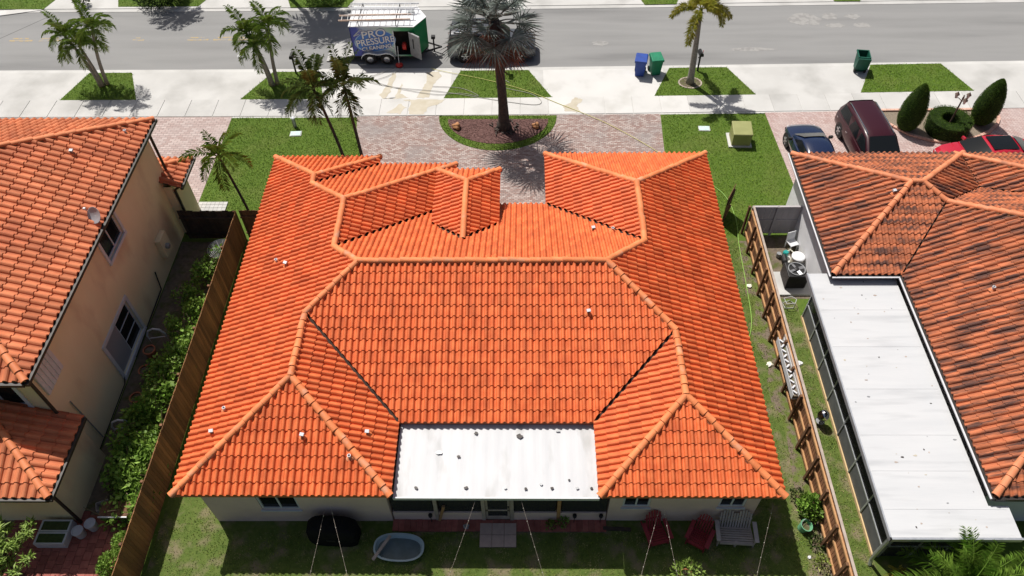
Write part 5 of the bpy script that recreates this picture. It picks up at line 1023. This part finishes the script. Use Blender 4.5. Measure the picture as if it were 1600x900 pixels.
crumple('crumpled white plastic bag lying on the road', (-16.7+.2, 38.9, .02), 'white_trim', .22, 1); crumple('white scrap of litter in the soil below the green bucket', (9.62, 9.45, .03), 'white_trim', .07, 2); crumple('white stone in the grass by the screened patio', (11.1, 17.25, .04), 'tr_white', .12, 3); crumple('pale stone at the foot of the framed fence', (9.85, 21.3, .04), 'tank', .12, 4); crumple('white stone beside the trough on the framed fence', (9.9, 17.2, .04), 'tank', .13, 5)
# ---------------------------------------------------------------- right side yard
t = thing('air_conditioner', 'black air conditioning condenser on a concrete pad beside the vinyl gate', 'air conditioner', (11.72, 21.5, .1)); bevel(MB().bx(-.42, .42, -.42, .42, 0, .78).build('casing', 'black', t), .03)
fins = MB()
for k in range(14): z = .08+.048*k; fins.bx(-.435, .435, -.435, .435, z, z+.018)
fins.build('louvres', 'gutter_dark', t); MB().lathe([(.37, .785), (.37, .83), (.33, .83), (.33, .785)], n=24, cap=False).build('fan_ring', 'grey_metal', t); MB().lathe([(.1, .79), (.1, .84), (.04, .86)], n=14).build('fan_hub', 'black', t)
for k in range(4): MB().box((.2*math.cos(k*1.571+.4), .2*math.sin(k*1.571+.4), .8), (.26, .13, .012), k*1.571+.4, 0, .25).build('fan_blade', 'rim', t)
o = structure(MB().bx(10.95, 12.38, 20.75, 22.05, -.02, .1).build('equipment_pad', 'concrete')); o2 = structure(MB().bx(11.6, 12.0, 22.1, 23.1, -.02, .06).build('equipment_pad', 'concrete'))
t = thing('pool_pump', 'dark pool pump with teal basket beside the air conditioner', 'pump', (11.62, 22.7, .06)); MB().lathe([(.1, -.25), (.13, -.2), (.13, .15), (.08, .2)], (0, 0, .18), 14, 'Y').build('motor', 'black', t); MB().lathe([(.12, 0), (.13, .25), (.1, .3)], (.12, .28, .03), 14).build('basket', 'teal', t); MB().lathe([(.1, 0), (.1, .2)], (-.16, .3, .0), 14).build('valve', 'grey_metal', t); MB().tube([(.12, .4, .2), (.4, .5, .2), (.55, .3, .15)], .03, 6).build('pipe', 'tank', t)
t = thing('filter_tank', 'white lidded pool filter tank between condenser and white wall', 'tank', (12.08, 22.45, .0)); MB().lathe([(.26, 0), (.27, .5), (.25, .62)], n=20).build('drum', 'tank', t); MB().lathe([(.29, .6), (.29, .67), (.24, .7), (.04, .71)], n=20).build('lid', 'tr_white', t)
t = thing('white_chair', 'white plastic chair by the white wall near the vinyl gate', 'chair', (12.12, 23.5, 0), R(20)); MB().box((0, 0, .42), (.42, .42, .03)).build('seat', 'white_trim', t); MB().box((0, .21, .65), (.42, .03, .45), 0, 0, -.15).build('backrest', 'white_trim', t)
for a in (-1, 1):
    for b_ in (-1, 1): MB().box((a*.18, b_*.18, .2), (.04, .04, .42)).build('leg', 'white_trim', t)
t = thing('metal_stand', 'small white metal tubular stand on the grass by the patio screen', 'stand', (11.35, 20.25, 0), R(10))
for z in (.04, .34): MB().tube([(-.25, -.15, z), (.1, -.2, z), (.25, 0, z), (.1, .2, z), (-.25, .15, z), (-.25, -.15, z)], .016, 6).build('ring', 'ladder', t)
for x, y in ((-.25, -.15), (.1, -.2), (.1, .2), (-.25, .15)): MB().tube([(x, y, 0), (x, y, .34)], .014, 6).build('leg', 'ladder', t)
t = thing('kettle_grill', 'shiny round kettle grill on a stand beside the patio screen', 'grill', (11.2, 14.55, 0)); t.scale = (.8, .8, .85); MB().lathe([(.02, .98), (.14, .95), (.22, .86), (.26, .74), (.265, .7)], n=24, cap=False).build('lid', 'chrome', t, smooth=True); MB().lathe([(.26, .7), (.25, .6), (.18, .5), (.05, .45)], n=24, cap=False).build('bowl', 'grey_metal', t, smooth=True); MB().tube([(0, 0, .98), (0, 0, 1.03)], .03, 8).build('knob', 'black', t)
for k in range(3): a = k*2.094; MB().tube([(.12*math.cos(a), .12*math.sin(a), .5), (.26*math.cos(a), .26*math.sin(a), 0)], .016, 6).build('leg', 'black', t)
MB().lathe([(.2, .2), (.2, .22)], n=18).build('ash_tray', 'grey_metal', t)
t = thing('trough', 'white corrugated trough hung on the framed fence', 'trough', (10.02, 16.15, 1.25)); tq = MB()
tq.bx(-.13, -.115, -1.3, 1.3, 0, .3); tq.bx(-.115, .1, -1.3, 1.3, 0, .02); tq.bx(.1, .115, -1.3, 1.3, .0, .3); tq.build('tray', 'white_trim', t); MB().bx(-.11, .095, -1.28, 1.28, .02, .18).build('soil', 'soil', t)
MB().bx(.118, .155, -1.35, 1.35, .22, .42).build('back_board', 'wood_grey', t)
zz = MB()
for k in range(11): zz.box((-.02, -1.15+.23*k, .24), (.17, .06, .06), .8 if k % 2 else -.8)
zz.build('divider', 'white_trim', t)
t = thing('bucket', 'pale green plastic bucket full of soil by the framed fence', 'bucket', (9.6, 10.45, .0)); MB().lathe([(.15, 0), (.2, .34), (.215, .34), (.215, .37), (.19, .37), (.145, .05)], n=22, cap=False).build('pail', 'bucket_green', t); MB().lathe([(.178, .24), (.02, .25)], n=22).build('soil', 'soil', t); MB().tube([(-.21, 0, .34), (-.15, .12, .42), (0, .2, .44), (.15, .12, .42), (.21, 0, .34)], .008, 5).build('bail', 'grey_metal', t)
for r_ in (t,): r_.rotation_euler = (.12, .18, .3)
# ---------------------------------------------------------------- back yard
t = thing('covered_grill', 'large barbecue under a black cover by the back wall', 'grill', (-6.42, 10.13, 0), R(-3))
cs = []
for z, kx, ky in ((.0, .84, .36), (.25, .86, .38), (.8, .84, .36), (.95, .7, .33), (1.08, .55, .27), (1.14, .3, .15)):
    cs.append([(kx*math.copysign(abs(math.cos(a))**.45, math.cos(a))*(1+.015*math.sin(9*a)), ky*math.copysign(abs(math.sin(a))**.45, math.sin(a)), z) for a in [2*math.pi*k/32 for k in range(33)]])
loft(cs).build('cover', 'cover_black', t, smooth=True); MB().box((0, -.375, .5), (.3, .012, .12)).build('handle_flap', 'black', t)
t = thing('wading_pool', 'oval pale blue plastic wading pool lying on the shaded grass', 'wading pool', (-4.18, 9.67, .0), R(-2))
def oval(rx, ry, n=40, p=.8): return [(rx*math.copysign(abs(math.cos(a))**p, math.cos(a)), ry*math.copysign(abs(math.sin(a))**p, math.sin(a))) for a in [2*math.pi*k/n for k in range(n)]]
pf_ = MB(); n = 40; rings = [(.76, .4, 0), (.84, .47, .2), (.86, .49, .21), (.86, .49, .23), (.8, .43, .23), (.72, .36, .05)]
for rx, ry, z in rings: pf_.v += [(x, y, z) for x, y in oval(rx, ry)]
for i in range(len(rings)-1): pf_.f += [(i*n+k, i*n+(k+1) % n, (i+1)*n+(k+1) % n, (i+1)*n+k) for k in range(n)]
pf_.build('shell', 'pool_plastic', t); MB().prism(oval(.755, .39), .04, .07).build('pool_floor', 'pool_inside', t)
o = MB().box((0, 0, 0), (.1, .95, .05), 0).build('plank', 'wood_grey'); o.location = (-4.75, 9.63, .27); o.rotation_euler = (R(6), 0, R(-33)); tag(o, 'short wooden plank laid across the wading pool rim', 'plank')
def adirondack(label, loc, rz, m, w=.58, dbl=False):
    t = thing('garden_chair' if not dbl else 'garden_bench', label, 'chair' if not dbl else 'bench', loc, rz); n = 6 if not dbl else 12; hw_ = w/2
    for k in range(7): MB().box((0, -.28+.09*k, .37-.022*k), (w, .066, .022), 0, 0, -.2).build('seat_slat', m, t)
    for k in range(n):
        x = -hw_+.02+(w-.04)*(k+.5)/n; u = ((k % 6)-2.5)/2.5; hh = .82-.16*u*u if dbl else .8-.14*u*u
        MB().box((x, .3+.14*hh/.8, .22+hh/2), ((w-.04)/n-.03, .02, hh), 0, 0, -.36).build('back_slat', m, t)
    MB().box((0, .48, .62), (w, .03, .06), 0, 0, -.36).build('back_rail', m, t)
    for s in (-1, 1):
        MB().box((s*(hw_+.07), .02, .57), (.14, .72, .025)).build('armrest', m, t); MB().bx(s*(hw_+.03)-.02, s*(hw_+.03)+.02, -.3, -.2, 0, .56).build('front_leg', m, t); MB().box((s*(hw_-.02+.03), .18, .2), (.03, .95, .1), 0, 0, -.24).build('rear_leg', m, t)
    if dbl: MB().bx(-.03, .03, -.3, -.2, 0, .36).build('front_leg', m, t)
    MB().box((0, -.33, .33), (w, .025, .1)).build('front_rail', m, t); return t
adirondack('red wooden slatted garden chair beside the white window wall', (4.55, 10.1, 0), R(14), 'red_wood', .6); adirondack('red wooden slatted garden chair next to the grey double bench', (5.95, 10.0, 0), R(-30), 'red_wood', .56); adirondack('grey weathered double seat garden bench with twin rounded backs', (7.2, 10.1, 0), R(-3), 'wood_weathered', 1.12, True)
bush('potted_plant', 'light green leafy plant in a pot in the sunny back yard', 'plant', (5.35, 8.75, .25), .5, .5, 420, .13, 'leaf_light', 71, up=.7); t = thing('plant_pot', 'terracotta pot holding the light green plant', 'pot', (5.35, 8.75, 0)); MB().lathe([(.15, 0), (.2, .27), (.22, .27), (.22, .32), (.18, .32)], n=20, cap=False).build('pot', 'terracotta', t); MB().lathe([(.18, .26), (.02, .28)], n=20).build('soil', 'soil', t)
bush('small_plant', 'small green plant by the brown patio post', 'plant', (1.42, 10.6, .02), .16, .3, 70, .12, 'leaf', 72); bush('small_plant', 'small yellowish plant at the foot of the knee wall', 'plant', (.98, 10.5, .02), .16, .22, 60, .12, 'blade_worn', 73)
for i, (x, lb) in enumerate(((-3.15, 'black garden spotlight beside the grey patio post'), (1.78, 'black garden spotlight by the small green plant'), (2.68, 'black garden spotlight at the knee wall corner'))):
    t = thing('garden_spotlight', lb, 'garden light', (x, 10.63, .04)); MB().tube([(0, 0, 0), (0, 0, .5)], .014, 6).build('stake', 'black', t); MB().lathe([(.03, .47), (.07, .5), (.075, .58), (.04, .6)], n=12).build('head', 'black', t)
crumple('grey round stone on the red brick border', (-1.95, 10.45, .1), 'grey_metal', .11, 8)
hz = [(2.95, 10.42, .05), (3.6, 10.38, .04)]
t = tag(MB().box((3.25, 10.4, .05), (.95, .12, .06), -.05).build('timber', 'wood_old'), 'dark timber offcut on the ground by the back wall', 'timber')
# string lights
def strings(label, a, b, sag, nb, seed):
    t = thing('string_lights', label, 'string lights', (a[0], a[1], 0), 0); A = Vector(a)-Vector((a[0], a[1], 0)); B_ = Vector(b)-Vector((a[0], a[1], 0)); N = 16
    P = [A.lerp(B_, k/N)-Vector((0, 0, sag*4*(k/N)*(1-k/N))) for k in range(N+1)]; MB().tube(P, .0035, 4).build('cord', 'wood_grey', t)
    bl = MB().lathe([(.006, 0), (.014, -.018), (.016, -.034), (.008, -.048)], n=8).mesh('bulb', 'bulb', True)
    for k in range(nb): f = (k+.5)/nb*N; i = int(f); link('bulb', bl, t, P[i].lerp(P[min(i+1, N)], f-i)+Vector((0, 0, -.0)))
def ext(a, b, k=1.9): return tuple(a[i]+(b[i]-a[i])*k for i in range(3))
for i, (a, b, lb) in enumerate((((-6.17, 10.2, 2.35), (-5.47, 8.26, 1.8), 'string of bulbs over the end of the covered grill nearer the wading pool'), ((-6.4, 10.2, 2.1), (-6.62, 8.25, 1.8), 'string of bulbs over the end of the covered grill nearer the window'), ((-1.51, 10.25, 2.6), (-2.15, 8.65, 1.8), 'string of bulbs running past the wading pool'), ((-.03, 10.25, 2.6), (.53, 8.64, 1.8), 'string of bulbs running past the stepping pad'),
        ((4.39, 10.2, 2.2), (3.74, 8.43, 1.8), 'string of bulbs crossing the arm of the larger red chair'), ((4.53, 10.2, 2.2), (4.76, 8.67, 1.8), 'string of bulbs crossing the red chair towards the potted plant'), ((7.96, 10.2, 2.45), (7.25, 8.27, 1.8), 'string of bulbs hanging past the grey bench'))):
    strings(lb, a, ext(a, b), .12, 9, i)
t = thing('string_lights', 'faint string of bulbs draped along the patio screens', 'string lights', (-.7, 10.62, 0)); P = [Vector((-3.1+6*k/40+.7, .0, 2.25+.16*math.cos(k/40*4*math.pi))) for k in range(41)]; MB().tube(P, .006, 4).build('cord', 'wood_weathered', t)
bl = MB().lathe([(.008, 0), (.02, -.03), (.01, -.05)], n=7).mesh('bulb', 'bulb', True)
for k in range(1, 40, 1): link('bulb', bl, t, P[k])
# left side yard and patio things
t = thing('cold_frame', 'white framed planter box with two dark glazed lids on the red patio', 'planter', (-16.05, 10.1, .04)); w_, d_ = 1.04, .86
cf = MB(); cf.bx(-w_/2, w_/2, -d_/2, -d_/2+.05, 0, .3); cf.bx(-w_/2, w_/2, d_/2-.05, d_/2, 0, .3); cf.bx(-w_/2, -w_/2+.05, -d_/2+.05, d_/2-.05, 0, .3); cf.bx(w_/2-.05, w_/2, -d_/2+.05, d_/2-.05, 0, .3); cf.build('box', 'white_trim', t)
for y0, y1 in ((-d_/2, -.01), (.01, d_/2)):
    f_ = MB(); f_.bx(-w_/2, w_/2, y0, y0+.05, .302, .34); f_.bx(-w_/2, w_/2, y1-.05, y1, .302, .34); f_.bx(-w_/2, -w_/2+.06, y0+.05, y1-.05, .302, .34); f_.bx(w_/2-.06, w_/2, y0+.05, y1-.05, .302, .34); q = f_.build('lid_frame', 'white_trim', t); MB().bx(-w_/2+.06, w_/2-.06, y0+.05, y1-.05, .31, .318).build('lid_glass', 'lid_green', q)
for lb, x, y in (('grey lidded bucket touching the white planter box', -15.2, 10.12), ('grey lidded bucket nearer the house wall', -14.86, 10.38)):
    t = thing('lidded_bucket', lb, 'bucket', (x, y, .04)); MB().lathe([(.15, 0), (.18, .38)], n=22).build('pail', 'bucket_grey', t); MB().lathe([(.195, .36), (.195, .41), (.16, .42), (.15, .405), (.02, .41)], n=22).build('lid', 'bucket_grey', t)
t = thing('work_table', 'white edged work table half under the vines by the red patio', 'table', (-14.0, 10.75, 0)); MB().bx(-.5, .5, -.25, .3, .7, .73).build('top', 'wood_dark', t); MB().bx(-.5, .5, -.29, -.25, .68, .74).build('edge', 'white_trim', t)
for a in (-.46, .46):
    for b_ in (-.22, .26): MB().bx(a-.02, a+.02, b_-.02, b_+.02, 0, .7).build('leg', 'wood_dark', t)
t = thing('wooden_crate', 'small pale wooden crate on the soil at the house corner', 'crate', (-14.75, 11.1, .0), .4)
for k in range(3):
    for s in (-1, 1): MB().bx(-.2, .2, s*.16-.01, s*.16+.01, .02+.1*k, .1+.1*k).build('slat', 'wood_weathered', t); MB().bx(s*.2-.01, s*.2+.01, -.15, .15, .02+.1*k, .1+.1*k).build('slat', 'wood_weathered', t)
t = thing('wire_basket', 'round wire fan grille leaning above the vine by the dark fence', 'wire rack', (-13.35, 22.75, .9)); 
for k in range(1, 9): r = .07*k; MB().tube([(r*math.cos(a), r*.92*math.sin(a), .05*math.sin(a)) for a in [2*math.pi*q/20 for q in range(21)]], .007, 4).build('wire_ring', 'ladder', t)
for k in range(6): a = k*math.pi/6; MB().tube([(-.56*math.cos(a), -.52*math.sin(a), -.0), (.56*math.cos(a), .52*math.sin(a), 0.0)], .007, 4).build('spoke', 'ladder', t)
MB().tube([(.2, -.3, -.9), (.2, -.3, .05)], .02, 6).build('stake', 'ladder', t)
for i, (y, lb) in enumerate(((18.35, 'white arched trellis ring by the wall under the small window'), (14.15, 'white arched trellis ring by the wall opposite the thick vine'))):
    t = thing('arched_trellis', lb, 'trellis', (-15.0, y, 0), R(10)); MB().tube([(-.35, 0, 0), (-.35, 0, .5), (-.22, 0, .78), (0, 0, .88), (.22, 0, .78), (.35, 0, .5), (.35, 0, 0)], .04, 8).build('arch', 'shutter', t); MB().tube([(-.35, .0, .3), (.35, 0, .3)], .02, 6).build('crossbar', 'shutter', t)
for i, (x, y, h, lb) in enumerate(((-14.9, 16.6, .5, 'terracotta pot among the vines by the big window'), (-15.05, 17.6, .45, 'terracotta pot by the wall between window and trellis'), (-14.9, 15.4, .4, 'low terracotta pot below the large window'))):
    t = thing('clay_pot', lb, 'pot', (x, y, 0)); MB().lathe([(.16, 0), (.23, h), (.25, h), (.25, h+.05), (.2, h+.05)], n=18, cap=False).build('pot', 'terracotta', t); MB().lathe([(.21, h-.03), (.02, h-.02)], n=18).build('soil', 'soil', t)
t = thing('white_pole', 'short white pole leaning on the soil beside the thick vine', 'pole', (-14.75, 12.5, 0)); MB().tube([(0, -.5, .1), (.15, .6, .35)], .03, 6).build('shaft', 'white_trim', t)
t = thing('garden_statue', 'small cream garden statue beside the wooden fence', 'statue', (-13.2, 8.35, .04)); MB().lathe([(.14, 0), (.14, .08), (.08, .12), (.11, .3), (.12, .45), (.06, .55), (.05, .58), (.09, .66), (.08, .75), (.03, .8)], n=16).build('figure', 'mortar', t, smooth=True); MB().lathe([(.17, -.0), (.17, .06)], n=16).build('base', 'brick_edge', t)
